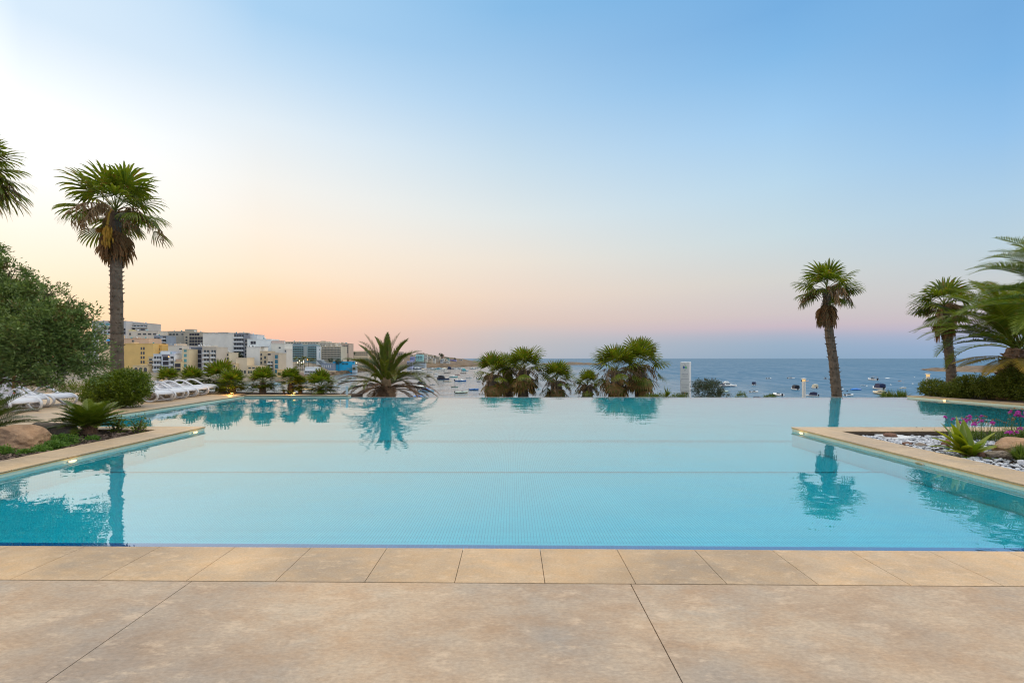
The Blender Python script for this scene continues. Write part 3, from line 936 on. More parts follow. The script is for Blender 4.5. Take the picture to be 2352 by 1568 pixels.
# ------------------------------------------------------------------ low fan palms along the far left coping
rnd = random.Random(44)
LP = (('dwarf fan palm with two heads, tallest along the left coping beside a lit uplight', 505, 872, 19.6, 1.25, .9), ('dwarf fan palm lit orange from below, right of the sun loungers', 535, 884, 18.7, .95, .8),
      ('dwarf fan palm with tiered fans on a stubby trunk, right of the first uplight', 604, 878, 18.7, .95, .85), ('dwarf fan palm with a bare thin trunk, above the right-hand uplight', 668, 874, 18.7, .78, .75),
      ('small dwarf fan palm leaning right, sharing the right-hand uplight', 690, 885, 18.9, .62, .55), ('dense round dwarf fan palm at the coping end, next to the railing', 738, 886, 18.5, .95, .85),
      ('dwarf fan palm behind the first sun lounger of the row', 388, 874, 19.8, .85, .8), ('wide dwarf fan palm behind the middle of the lounger row', 440, 876, 19.5, .9, .8))
for lab, px, py, D, s, pl_ in LP:
    c = at(px, py, D); g = c.copy(); g.z = .03
    o = empty('dwarf_palm', g, lab, 'palm', 'dwarf fan palms along the left coping')
    mb = MB(); palm_trunk(mb, [(0, 0, 0), (rnd.uniform(-.03, .03), 0, (c.z - g.z) * .6), tuple(c - g)], .14 * s, .10 * s, rnd, 50); mb.build('trunk', BARK, o)
    mb = MB()
    for i in range(26):
        u = (i + .5) / 26
        fan(mb, c - g, i * 2.39996, R(82 - 100 * u + rnd.uniform(-8, 8)), .36 * s * rnd.uniform(.8, 1.15), .43 * s * rnd.uniform(.85, 1.1), rnd, span=210, nseg=18, droop=.10, fold=.15, sag=.15, pw=.009)
    for i in range(12):
        a = i * 2.39996
        fan(mb, (math.cos(a) * .1, math.sin(a) * .1, .12), a, R(rnd.uniform(10, 50)), .26 * s, .33 * s, rnd, span=200, nseg=16, droop=.15, fold=.15, sag=.3, pw=.008)
    mb.build('crown', PG, o)

# ------------------------------------------------------------------ date palms
rnd = random.Random(7)
c = at(888, 889, 20.6)
g = c.copy(); g.z = -2.6
o = empty('date_palm', g, 'large feathery date palm with brown lower fronds, beyond the pool left of centre', 'palm tree')
mb = MB(); palm_trunk(mb, [(0, 0, 0), (0, 0, (c.z - g.z) * .5), tuple(c - g)], .34, .40, rnd, 60)
mb.build('trunk', BARK2, o)
k = c - g
mb = MB()
for i in range(17):
    u = (i + .5) / 17
    feather(mb, k + Vector((rnd.uniform(-.12, .12), rnd.uniform(-.12, .12), .1)), i * 2.39996 + rnd.uniform(-.2, .2), R(88 - 62 * u + rnd.uniform(-6, 6)), rnd.uniform(2.0, 2.55), R(30 + 75 * u), rnd, nl=58, leaf=.40, lw=.019, vee=.8, fwd=1.45, tipdroop=.1)
for i in range(9):
    feather(mb, k + Vector((0, 0, .05)), i * 2.39996 + .9, R(rnd.uniform(22, 48)), rnd.uniform(2.1, 2.5), R(rnd.uniform(60, 90)), rnd, nl=54, leaf=.38, lw=.018, vee=.5, fwd=1.2, tipdroop=.2)
# fronds that reach along the picture plane, as seen
for az, el, ln, bd in ((R(172), R(48), 2.5, R(48)), (R(160), R(62), 2.4, R(30)), (R(20), R(35), 2.7, R(95)), (R(8), R(52), 2.4, R(70)), (R(35), R(66), 2.4, R(60)), (R(100), R(84), 2.45, R(15)), (R(190), R(76), 2.5, R(22)), (R(-70), R(72), 2.3, R(25)), (R(-20), R(75), 2.4, R(35))):
    feather(mb, k + Vector((0, 0, .1)), az, el, ln, bd, rnd, nl=58, leaf=.40, lw=.019, vee=.8, fwd=1.45, tipdroop=.1)
mb.build('crown', FG, o)
mb = MB()
for i in range(17):
    feather(mb, k + Vector((0, 0, -.05)), i * 2.39996, R(rnd.uniform(-5, 22)), rnd.uniform(1.7, 2.5), R(rnd.uniform(50, 85)), rnd, nl=50, leaf=.38, lw=.018, vee=.3, tipdroop=.5)
for az, el, ln, bd in ((R(176), R(12), 2.2, R(50)), (R(183), R(22), 2.5, R(55)), (R(-5), R(18), 2.6, R(62)), (R(5), R(8), 2.5, R(48)), (R(170), R(30), 2.7, R(60))):
    feather(mb, k + Vector((0, 0, -.05)), az, el, ln, bd, rnd, nl=54, leaf=.38, lw=.018, vee=.3, tipdroop=.5)
mb.build('dead_skirt', FBR, o)
mb = MB()
for i in range(260):
    a = rnd.uniform(0, 6.28); zz = rnd.uniform(-.1, .5); r_ = .24 * math.sqrt(max(.05, 1 - (zz / .55) ** 2))
    p = k + Vector((math.cos(a) * r_ + .05, math.sin(a) * r_ - .25, zz)); w = Vector((-math.sin(a), math.cos(a), 0)) * .012
    mb.add([p - w, p + w, p + Vector((math.cos(a) * .05, math.sin(a) * .05, -.16))], [(0, 1, 2)])
mb.lathe([(.20, -.2), (.23, .1), (.2, .32), (.1, .48), (.02, .54)], tuple(k + Vector((.05, -.25, 0))), 12)
mb.build('flower_stalk', PDRY2, o)

rnd = random.Random(15)
c = at(2338, 806, 16.4); g = at(2308, 900, 16.4); g.z = .02
o = empty('date_palm', g, 'big arching date palm leaning in from the right picture edge', 'palm tree')
mb = MB(); k = c - g
palm_trunk(mb, [(0, 0, 0), (.05, 0, k.z * .35), (k.x * .5, 0, k.z * .7), tuple(k)], .31, .30, rnd, 160); mb.build('trunk', BARK2, o)
mb = MB()
fr = [(R(180), R(40), 3.7, R(78)), (R(174), R(26), 3.5, R(52)), (R(186), R(58), 3.4, R(95)), (R(150), R(70), 3.2, R(60)), (R(190), R(48), 3.6, R(80)),
      (R(205), R(38), 3.4, R(60)), (R(215), R(55), 3.3, R(70)), (R(182), R(12), 3.0, R(34)), (R(230), R(65), 3.2, R(60)), (R(200), R(22), 3.2, R(40)), (R(165), R(35), 3.4, R(60)), (R(178), R(66), 3.2, R(70)), (R(196), R(72), 3.2, R(60)), (R(184), R(30), 3.6, R(58))]
for i in range(20):
    u = (i + .5) / 20
    fr.append((i * 2.39996, R(84 - 66 * u), rnd.uniform(2.8, 3.4), R(35 + 55 * u)))
for az, el, ln, bd in fr:
    feather(mb, k + Vector((rnd.uniform(-.15, .15), rnd.uniform(-.15, .15), rnd.uniform(0, .2))), az + rnd.uniform(-.08, .08), el, ln, bd, rnd, nl=64, leaf=.52, lw=.017, vee=.42, fwd=.8, tipdroop=.22, rr=.024, curl=rnd.uniform(-.25, .25))
mb.build('crown', FGR, o)
mb = MB()
for az, el, ln, bd in ((R(180), R(4), 2.2, R(32)), (R(200), R(-2), 2.2, R(36)), (R(165), R(8), 2.0, R(36)), (R(230), R(0), 2.2, R(40))):
    feather(mb, k + Vector((0, 0, -.25)), az, el, ln, bd, rnd, nl=54, leaf=.45, lw=.016, vee=.1, tipdroop=.4, rr=.022)
mb.build('yellow_frond', FYE, o)

rnd = random.Random(16)
c = at(2465, 722, 12.5); g = at(2490, 900, 12.5); g.z = .03
o = empty('date_palm', g, 'date palm whose long fronds reach in from the upper right picture edge', 'palm tree')
mb = MB(); k = c - g
palm_trunk(mb, [(0, 0, 0), (0, 0, k.z * .5), tuple(k)], .30, .28, rnd, 120); mb.build('trunk', BARK2, o)
mb = MB()
fr = [(R(178), R(48), 3.1, R(72)), (R(183), R(34), 3.0, R(60)), (R(190), R(62), 3.0, R(70)), (R(176), R(72), 3.0, R(62)), (R(200), R(30), 2.8, R(60)), (R(172), R(20), 2.9, R(55)), (R(210), R(55), 2.9, R(70)), (R(181), R(58), 3.2, R(78))]
for i in range(26):
    fr.append((i * 2.39996, R(80 - 2.6 * i), 2.8, R(72)))
for az, el, ln, bd in fr:
    feather(mb, k + Vector((rnd.uniform(-.1, .1), rnd.uniform(-.1, .1), rnd.uniform(0, .2))), az, el, ln, bd, rnd, nl=58, leaf=.46, lw=.015, vee=.42, fwd=.8, tipdroop=.22, rr=.02)
mb.build('crown', FGR, o)

# ------------------------------------------------------------------ olive tree
rnd = random.Random(5)
OK_ = 8.3 / 11.0
base = at(-60, 1030, 8.6); base.z = .03
o = empty('olive_tree', base, 'spreading green olive tree over the left planter at the picture edge', 'tree')
def ol(px, py, D, r): return (at(px, py, D * OK_) - base, r * OK_, r * OK_ * .95, r * OK_ * .92)
lobes = [ol(20, 745, 11.2, 1.05), ol(-70, 700, 11.2, 1.2), ol(95, 775, 10.8, .9), ol(150, 755, 11.0, .70), ol(60, 695, 11.3, .62), ol(8, 640, 11.4, .60), ol(-40, 600, 11.4, .6), ol(192, 815, 11.0, .56),
         ol(212, 845, 11.1, .36), ol(110, 815, 10.7, .66), ol(30, 800, 10.9, .66), ol(108, 885, 10.6, .22), ol(150, 850, 10.7, .38), ol(195, 725, 11.0, .26), ol(122, 676, 11.2, .28), ol(-90, 790, 11.0, .9), ol(165, 695, 11.1, .24), ol(20, 855, 10.8, .4), ol(85, 868, 10.8, .3)]
mb = bushy(lobes, 1650, 50, .115, .068, .32, rnd, .74)
mb.build('crown', OL, o)
mb = MB()
mb.tube([(0, 0, 0), (.05, 0, .4), (-.05, .05, .8), (0, 0, 1.2)], [.16, .12, .11, .09], 10)
for lb in lobes:
    q = Vector(lb[0]); s_ = Vector((0, 0, .8 + rnd.uniform(-.1, .4)))
    mb.tube([s_, s_.lerp(q, .45) + Vector((rnd.uniform(-.1, .1), rnd.uniform(-.1, .1), .12)), q], [.045, .028, .008], 6)
    for _ in range(5):
        e = q + Vector((rnd.uniform(-1, 1), rnd.uniform(-1, 1), rnd.uniform(-.7, 1))) * lb[1] * .85
        mb.tube([s_.lerp(q, .7), q.lerp(e, .5) + Vector((0, 0, .05)), e], [.014, .008, .003], 4)
mb.build('trunk', WOODY, o)

# ------------------------------------------------------------------ shrubs and hedge
def shrub(name, label, base, lobes, n, per, cr, size, asp, mat, rnd, cat='shrub', group=None, stems=6):
    o = empty(name, base, label, cat, group)
    bushy(lobes, n, per, cr, size, asp, rnd, .72).build('foliage', mat, o)
    mb = MB()
    for lb in lobes[:stems]:
        q = Vector(lb[0])
        mb.tube([(q.x * .2, q.y * .2, -.02), tuple(Vector((q.x * .5, q.y * .5, q.z * .5))), tuple(q)], [.03, .02, .008], 5)
    mb.build('stem', WOODY, o)
    return o


rnd = random.Random(61)
b = at(272, 932, 13.4); b.z = .062
shrub('round_shrub', 'dense round green shrub growing out of the terrace by the pool corner', b,
      [((0, 0, .55), .72, .7, .5), ((-.42, -.05, .5), .42, .5, .42), ((.45, 0, .62), .40, .5, .40), ((.1, .1, .82), .55, .5, .28), ((-.2, -.1, .32), .6, .55, .28), ((.55, .05, .88), .24, .3, .2), ((.28, 0, .28), .45, .5, .24)], 1150, 26, .085, .055, .6, SH, rnd)
b = at(190, 905, 15.5); b.z = .062
shrub('low_shrub', 'low green shrub half hidden between the olive tree and the round shrub', b, [((0, 0, .35), .6, .5, .36), ((.5, 0, .3), .4, .4, .3)], 240, 20, .10, .055, .5, SH, rnd)
b = at(-10, 915, 21); b.z = .0
shrub('low_shrub', 'yellow-green bush behind the raised lounger back at the left edge', b, [((0, 0, .55), .7, .5, .5), ((.9, 1.2, .4), .5, .5, .4), ((1.6, .6, .3), .6, .4, .3)], 220, 18, .12, .07, .5, HG, rnd)
HB = ((2140, 917, 17.9, .42, .60, 'rounded clipped hedge plant, first of the hedge at the coping corner'), (2190, 921, 17.3, .55, .50, 'low hedge plant below the straight fan palm'), (2226, 915, 17.2, .50, .80, 'hedge plant with a loose top, left of the thick date-palm trunk'),
      (2270, 925, 16.7, .65, .72, 'broad hedge plant in front of the date-palm trunk'), (2325, 930, 16.1, .68, .95, 'hedge plant under the yellow palm fronds'), (2362, 925, 16.0, .8, 1.35, 'tallest hedge bush at the right picture edge'))
for px, py, D, rx, h, lab in HB:
    b = at(px, py, D); b.z = .03
    shrub('hedge_bush', lab, b, [((0, 0, h * .55), rx, .45, h * .5), ((rx * .5, -.05, h * .75), rx * .5, .35, h * .36), ((-rx * .45, 0, h * .6), rx * .5, .35, h * .42), ((0, -.1, h * .35), rx * .9, .45, h * .34)], int(560 * rx * (h + .3)), 22, .095, .062, .5, HG, rnd, 'hedge', 'hedge behind the right coping')
b = at(1624, 960, 30); b.z = -4.3
zt = at(1624, 912, 30).z - b.z
shrub('round_shrub', 'big dark dusty shrub right of the white sign', b, [((0, 0, zt + .35), .95, .9, .85), ((-.65, 0, zt + .7), .42, .5, .4), ((.5, 0, zt + .6), .6, .6, .55), ((.1, 0, zt + .85), .5, .5, .36), ((1.0, 0, zt + .1), .5, .5, .4), ((0, 0, zt - .8), 1.3, 1, .9)], 700, 26, .16, .085, .4, DSH, rnd)
for px, py, D, w, h, lab in ((1700 / 1, 912, 27, .3, .3, 'small green tuft just behind the infinity edge, under the open motorboat'), (1768, 913, 26, .28, .12, 'flat green sprig at the infinity edge, left of the bollard light')):
    b = at(px, py + 14, D)
    shrub('low_shrub', lab, b, [((0, 0, .35), w, w, h), ((.15, 0, .4), w * .6, w * .6, h)], 70, 18, .08, .07, .35, GRS, rnd)


def spiky(name, label, base, n, ln, w, mat, rnd, cat, group=None, elmin=15, heads=1, hz=0.0, spread=.3):
    """tuft of sword leaves"""
    o = empty(name, base, label, cat, group)
    mb = MB()
    for hd_ in range(heads):
        c = Vector((rnd.uniform(-spread, spread), rnd.uniform(-spread, spread), hz * (1 if hd_ == 0 else rnd.uniform(.5, .9)))) if heads > 1 else Vector((0, 0, hz))
        for i in range(n):
            a = rnd.uniform(0, 6.28); e = R(rnd.uniform(elmin, 88)); d = Vector((math.cos(a) * math.cos(e), math.sin(a) * math.cos(e), math.sin(e)))
            l = ln * rnd.uniform(.6, 1.1); s = d.cross(Vector((0, 0, 1))).normalized() * w; m_ = c + d * l * .5; t_ = m_ + (d + Vector((0, 0, -.35))).normalized() * l * .5
            mb.add([c - s * .6, c + s * .6, m_ + s, m_ - s, t_], [(0, 1, 2, 3), (3, 2, 4)])
    mb.build('foliage', mat, o)
    if hz:
        mb = MB(); mb.tube([(0, 0, 0), (0, 0, hz)], [.06, .05], 8); mb.build('stem', WOODY, o)
    return o


b = at(1531, 930, 30); spiky('yucca', 'spiky yucca standing out of the greenery left of the sign', b, 60, .75, .03, PG, rnd, 'plant', None, 5, 1, .55)
for px, w_, lab in ((1502, 1.0, 'low green ground shrub below the big pair of fan palms'), (1556, .7, 'dark green shrub at the foot of the white sign')):
    b = at(px, 935, 31)
    shrub('low_shrub', lab, b, [((0, 0, .45), w_, .6, .42), ((.4, 0, .6), w_ * .5, .5, .4)], 200, 18, .14, .09, .4, SH, rnd)
spiky('grass_tuft', 'reddish-green grass tuft behind the infinity edge, left of the right coping', at(2054, 922, 22), 130, .62, .012, GRS, rnd, 'plant', None, 15, 7, .02, .42)

# ------------------------------------------------------------------ sago palms in the left planter
rnd = random.Random(71)
for px, py, D, n, ln, lab in ((206, 1000, 8.85, 46, .66, 'rosette-shaped sago palm in the left planter behind the succulents'), (-75, 1010, 7.9, 46, 1.05, 'large dark sago palm spilling in from the left edge, over the tan boulder')):
    b = at(px, py, D); b.z = .03
    o = empty('sago_palm', b, lab, 'palm', 'sago palms in the left planter')
    mb = MB()
    for i in range(n):
        u = (i + .5) / n
        feather(mb, Vector((0, 0, .14)), i * 2.39996, R(62 - 54 * u + rnd.uniform(-4, 4)), ln * rnd.uniform(.85, 1.05), R(18 + 22 * u), rnd, nl=34, leaf=.17 * ln / .74, lw=.0105, vee=.35, start=.12, tipdroop=.1, rr=.008, fwd=.55)
    mb.build('crown', SG, o)
    mb = MB(); palm_trunk(mb, [(0, 0, -.02), (0, 0, .1), (0, 0, .18)], .13, .1, rnd, 40); mb.build('trunk', BARK2, o)

# succulents, creepers
for px, py, D, w, h, lab in ((142, 1030, 7.75, .24, .16, 'broad mound of bright green succulents in front of the grey rock'), (122, 1040, 7.45, .17, .10, 'small bright succulent mound at the planter coping, right of the boulder'), (92, 1046, 7.2, .12, .07, 'tiny dull green succulent at the boulder foot'),
                             (102, 972, 9.0, .34, .16, 'yellow-tipped green succulent mound behind the grey rock'), (213, 1020, 8.2, .09, .06, 'single little green succulent on the bare soil'), (10, 1035, 7.0, .10, .12, 'leafy green sprig in front of the tan boulder at the left edge'), (52, 1038, 7.0, .05, .06, 'tiny seedling sprouting before the boulder')):
    b = at(px, py, D); b.z = .02
    o = empty('succulent', b, lab, 'plant', 'succulents in the left planter')
    bushy([((0, 0, h * .5), w, w * .8, h * .6), ((w * .5, 0, h * .4), w * .5, w * .5, h * .5), ((-w * .5, .02, h * .35), w * .5, w * .5, h * .5)], int(420 * w + 12), 22, .04, .03, .55, rnd, .7).build('foliage', SUC, o)
for px, py, D, lab in ((268, 985, 9.0, 'leggy green weed right of the rosette sago palm'), (318, 990, 9.0, 'sparse twiggy weed near the inner planter corner')):
    b = at(px, py + 8, D); b.z = .02
    shrub('weed', lab, b, [((0, 0, .12), .12, .1, .12), ((.06, 0, .28), .06, .06, .12), ((-.1, 0, .2), .06, .06, .1), ((.12, 0, .1), .1, .06, .08)], 60, 7, .05, .045, .5, SH, rnd, 'plant')

# ------------------------------------------------------------------ right planter: broad-leaved plant, violet flowers, grass
rnd = random.Random(81)
b = gnd(2225, 1050, -.04)
o = empty('broadleaf_plant', b, 'yellow-green broad-leaved plant among white pebbles in the right planter', 'plant')
mb = MB()
def blade(mb, c, az, el, ln, w, bend, nseg=7):
    p = Vector(c); e = el; vs = []
    for i in range(nseg + 1):
        u = i / nseg; d = Vector((math.cos(az) * math.cos(e), math.sin(az) * math.cos(e), math.sin(e))); s = Vector((-math.sin(az), math.cos(az), 0))
        nn = s.cross(d); hw = w * (math.sin(math.pi * min(1, .06 + u * .94) ** .85) ** .8 if 0 < u < 1 else (.12 if u == 0 else 0.02))
        vs += [p - s * hw + nn * hw * .35, p, p + s * hw + nn * hw * .35]
        p = p + d * ln / nseg; e -= bend / nseg
    fs = []
    for i in range(nseg):
        a = i * 3; fs += [(a, a + 1, a + 4, a + 3), (a + 1, a + 2, a + 5, a + 4)]
    mb.add(vs, fs)
for az, el, ln, w, bd in ((180, 50, .62, .045, 55), (165, 62, .6, .05, 50), (192, 30, .55, .042, 40), (150, 72, .55, .05, 30), (110, 84, .58, .055, 14), (60, 78, .55, .055, 20), (20, 55, .5, .045, 60), (0, 38, .55, .04, 50), (-20, 30, .42, .035, 50), (200, 68, .55, .05, 60), (172, 40, .6, .045, 60),
                          (230, 60, .45, .045, 70), (260, 65, .42, .045, 60), (300, 60, .42, .045, 60), (330, 68, .5, .05, 40), (80, 66, .5, .05, 40), (130, 55, .5, .045, 60), (210, 20, .35, .03, 40), (-40, 20, .33, .03, 40), (95, 88, .5, .05, 10), (45, 60, .45, .045, 50), (185, 78, .56, .05, 40)):
    blade(mb, (rnd.uniform(-.05, .05), rnd.uniform(-.05, .05), 0), R(az), R(el), ln * 1.12, w * 1.55, R(bd))
mb.build('foliage', BRD, o, True)
mb = MB()
for i in range(110):
    a = rnd.uniform(0, 6.28); blade(mb, (rnd.uniform(-.06, .06), rnd.uniform(-.06, .06), -.01), a, R(rnd.uniform(-5, 60)), rnd.uniform(.08, .22), .008, R(60), 3)
mb.build('dead_skirt', FBR, o)


def flower_clump(label, base, w, n, ln, stems, fl, rnd, group):
    o = empty('flower_clump', base, label, 'flowers', group)
    mb = MB()
    for i in range(n):
        c = Vector((rnd.uniform(-w, w), rnd.uniform(-w * .5, w * .5), 0)); a = rnd.uniform(0, 6.28); e = R(rnd.uniform(45, 88))
        blade(mb, c, a, e, ln * rnd.uniform(.6, 1.1), .006, R(rnd.uniform(20, 90)), 4)
    mb.build('foliage', GRS, o)
    ms, heads = MB(), []
    for i in range(stems):
        c = Vector((rnd.uniform(-w, w), rnd.uniform(-w * .5, w * .5), 0)); t = c + Vector((rnd.uniform(-.16, .16), rnd.uniform(-.1, .1), ln * rnd.uniform(1.15, 1.75)))
        ms.tube([c, c.lerp(t, .5) + Vector((rnd.uniform(-.02, .02), 0, .02)), t], .0028, 4)
        m_ = MB(); heads.append((m_, i < fl))
        for j in range(9 if i < fl else 6):
            a = rnd.uniform(0, 6.28); e = R(rnd.uniform(-30, 70)); d = Vector((math.cos(a) * math.cos(e), math.sin(a) * math.cos(e), math.sin(e)))
            l = .042 if i < fl else .02; q = t + d * l; s = d.orthogonal().normalized() * l * .36; r_ = d.cross(s)
            m_.add([t, q - d * l * .25 + s, q, q - d * l * .25 - s], [(0, 1, 2, 3)])
            m_.add([t, q - d * l * .25 + r_, q, q - d * l * .25 - r_], [(0, 1, 2, 3)])
    ms.build('stem', GRS, o)
    for m_, vi in heads: m_.build('blossom' if vi else 'seed_head', VIO if vi else DRYF, o)
    return o


G_ = 'violet-flowered grassy clumps in the right planter'
flower_clump('grassy clump with violet flowers, right behind the broad-leaved plant', gnd(2225, 1010, -.03), .30, 190, .26, 22, 15, rnd, G_)
flower_clump('flowerless grassy clump with orange seed heads, right of the broad-leaved plant', gnd(2287, 1012, -.03), .28, 200, .26, 24, 1, rnd, G_)
flower_clump('thick grassy clump with violet flowers at the right edge, above the boulder', gnd(2362, 1012, -.03), .32, 240, .36, 30, 20, rnd, G_)
flower_clump('low clump with one big violet bloom in front of the pinkish boulder', gnd(2342, 1020, -.03), .06, 20, .16, 6, 6, rnd, G_)
spiky('grass_tuft', 'upright green grass tuft in front of the boulder in the right planter', gnd(2345, 1062, -.03), 90, .30, .006, GRS, rnd, 'plant', None, 40, 3, .0, .05)
# ================================================================== things on the terrace
WHITE = paint((.60, .60, .63), .35, .04, 2, name='white_plastic')
SLING = paint((.44, .42, .44), .7, .06, 30, name='grey_sling')
STEEL = paint((.55, .60, .65), .35, .08, 4, metal=.3, name='painted_steel')
ROCKT = stonemat('tan_rock', (.40, .25, .15), (.30, .19, .12), (.46, .30, .19), scale=3.2, rough=.9, bump=1.0, dark=(.10, .06, .04), veins=.7, island=0)
ROCKG = stonemat('grey_rock', (.26, .21, .17), (.19, .16, .14), (.34, .28, .23), scale=4, rough=.9, bump=1.0, dark=(.08, .065, .05), veins=.7, island=0)
ROCKB = stonemat('brown_stone', (.22, .11, .075), (.17, .09, .06), (.26, .14, .09), scale=9, rough=.85, bump=.8, dark=(.08, .05, .04), veins=.5, island=0)
PEB = paint((.44, .45, .48), .55, .06, 20, island=.3, name='white_pebbles')
LAMPY = emit((1.0, .75, .35), 2.6)

rnd = random.Random(99)


def smooth_curve(pts, n=8):
    """Catmull-Rom through points"""
    P = [Vector(p) for p in pts]; out = []
    for i in range(len(P) - 1):
        a, b, c, d = P[max(i - 1, 0)], P[i], P[i + 1], P[min(i + 2, len(P) - 1)]
        for k in range(n):
            t = k / n
            out.append(.5 * (2 * b + (c - a) * t + (2 * a - 5 * b + 4 * c - d) * t * t + (3 * b - a - 3 * c + d) * t ** 3))
    out.append(P[-1]); return out


def lounger(label, loc, rz, raised, group):
    """white sun lounger; head at x=0, foot at x=1.92"""
    o = empty('sun_lounger', loc, label, 'sun lounger', group, rz)
    for y in (-.31, .31):
        mb = MB()
        foot = [(.72, .30), (1.2, .355), (1.6, .36), (1.80, .32), (1.905, .22), (1.84, .09), (1.66, .025), (1.45, .05), (1.22, .17), (1.0, .29)]
        arm = [(1.28, .345), (1.05, .47), (.82, .57), (.6, .57), (.42, .46), (.28, .28), (.2, .1), (.26, .02), (.42, .03), (.6, .16), (.78, .30)]
        for pr in (foot, arm):
            mb.tube([Vector((x, y, z)) for x, z in smooth_curve([(a, b, 0) for a, b in pr], 5) for x, z in [(x, z)]] if False else [Vector((q.x, y, q.y)) for q in smooth_curve([(a, b, 0) for a, b in pr], 5)], .032, 8, 0, True, 1.0)
        mb.build('side_frame', WHITE, o, True)
    mb = MB(); rings = []
    for x, z in ((.74, .325), (1.0, .335), (1.3, .345), (1.6, .35), (1.78, .325), (1.87, .25)):
        rings.append([Vector((x, -.285, z)), Vector((x, -.14, z - .012)), Vector((x, .14, z - .012)), Vector((x, .285, z))])
    mb.loft(rings, cap=False)
    ob = mb.build('seat', WHITE, o, True); md = ob.modifiers.new('s', 'SOLIDIFY'); md.thickness = .02
    hx, hz = (.12, 1.0) if raised else (-.02, .40)
    mb = MB(); rings = []
    for u in (0, .25, .5, .75, 1):
        x = .74 + (hx - .74) * u - (.04 * math.sin(u * 3.14) if raised else 0); z = .33 + (hz - .33) * u
        w = .27 - .02 * u
        rings.append([Vector((x, -w, z)), Vector((x, -w * .5, z - .01)), Vector((x, w * .5, z - .01)), Vector((x, w, z))])
    mb.loft(rings, cap=False)
    ob = mb.build('backrest', SLING, o, True); md = ob.modifiers.new('s', 'SOLIDIFY'); md.thickness = .015
    mb = MB()
    fr_ = [Vector((.74, -.29, .335)), Vector(((.74 + hx) / 2, -.29, (.33 + hz) / 2 + .01)), Vector((hx + .03, -.27, hz - .03)), Vector((hx, -.2, hz + .01)), Vector((hx, .2, hz + .01)), Vector((hx + .03, .27, hz - .03)), Vector(((.74 + hx) / 2, .29, (.33 + hz) / 2 + .01)), Vector((.74, .29, .335))]
    mb.tube(fr_, .028, 8); mb.build('back_frame', WHITE, o, True)
    for x, z in ((.5, .08), (1.0, .29), (1.62, .05)):
        mb = MB(); mb.tube([(x, -.3, z), (x, .3, z)], .018, 6); mb.build('cross_bar', WHITE, o, True)
    return o


GL = 'sun loungers set out on the left terrace'
# foot ends face the pool; head ends to the left and back
def place(lab, fx, fy, D, rz, raised):
    f = at(fx, fy, D); f.z = .062
    d = Vector((math.cos(rz), math.sin(rz), 0))
    lounger(lab, f - d * 1.85, rz, raised, GL)


place('white sun lounger with raised grey back beside the reddish pole', 78, 940, 13.0, R(-14), True)
place('flat white sun lounger behind the raised one, its foot loop nearest the round shrub', 148, 934, 13.7, R(-8), False)
place('white sun lounger at the left edge, mostly hidden by the big sago palm', 58, 950, 12.1, R(-20), False)
for i, (lab, fx, D) in enumerate((('first white sun lounger of the row, half hidden by the round shrub', 380, 15.15), ('second white sun lounger of the row from the round shrub', 412, 15.95), ('third white sun lounger of the row from the round shrub', 436, 16.75),
                                  ('fourth white sun lounger of the row from the round shrub', 462, 17.5), ('last white sun lounger of the row, nearest the corner of the far coping', 487, 18.3))):
    place(lab, fx, 920, D, R(-12 + i * 2), False)

b = at(32, 940, 13.5); b.z = .062
o = empty('parasol_pole', b, 'reddish wooden parasol pole standing between the left loungers', 'pole')
mb = MB(); mb.tube([(0, 0, 0), (0, 0, 1.0), (0, 0, 2.3)], .035, 10); mb.build('pole', paint((.36, .10, .045), .5, .2, 6), o)
mb = MB(); mb.lathe([(.24, 0), (.24, .05), (.2, .08), (.05, .1), (.05, .22)], (0, 0, 0), 20); mb.build('base', paint((.30, .29, .27), .8, .1, 5), o)
mb = MB()
for i in range(8):
    a = i * math.pi / 4
    mb.add([(math.cos(a) * .05, math.sin(a) * .05, 2.9), (math.cos(a) * .13, math.sin(a) * .13, 2.0), (math.cos(a + .4) * .09, math.sin(a + .4) * .09, 1.9), (math.cos(a + .78) * .13, math.sin(a + .78) * .13, 2.0), (math.cos(a + .78) * .05, math.sin(a + .78) * .05, 2.9)], [(0, 1, 2, 3, 4)])
mb.build('folded_canopy', paint((.55, .48, .36), .9, .1, 5), o)

# low terrace wall, steps beyond the loungers
mb = MB(); mb.box(-26, 19.2, -.2, -14.6, 19.5, .38); mb.box(-26.05, 19.15, .382, -14.55, 19.55, .44)
tag(mb.build('terrace_wall', paint((.52, .45, .36), .8, .12, 3, .3)), 'long low pale wall behind the left loungers', 'wall')

# metal rail at the end of the left coping
o = empty('guard_rail', at(749, 905, 18.4), 'low white-blue guard rail with two posts at the coping end', 'railing')
o.location.z = .06
p1, p2 = at(749, 905, 18.4), at(797, 912, 17.85)
for p in (p1, p2, Vector((-9.2, 18.7, 0))):
    mb = MB(); q = p - o.location; mb.box(q.x - .042, q.y - .02, 0 if p.y > 17.9 and p is not p2 else -.12, q.x + .042, q.y + .02, .36); mb.build('post', STEEL, o)
q2 = p2 - o.location
for z in (.345, .20):
    mb = MB(); mb.tube([(-9.2 - o.location.x, .3, z), (0, 0, z), (q2.x, q2.y, z)], .011, 6); mb.build('rail', STEEL, o)
mb = MB(); mb.tube([(q2.x * .7, q2.y * .7, .02), (q2.x * .7, q2.y * .7, .34)], .008, 6); mb.build('baluster', STEEL, o)
b = at(652, 908, 18.5); b.z = .04
o = empty('bollard_post', b, 'short dark square post between two dwarf fan palms', 'post')
mb = MB(); mb.box(-.03, -.03, 0, .03, .03, .19); mb.build('post', paint((.12, .10, .10), .6, .2, 9), o)
mb = MB(); mb.box(-.036, -.036, .191, .036, .036, .205); mb.build('cap', paint((.2, .18, .18), .5, .2, 9), o)

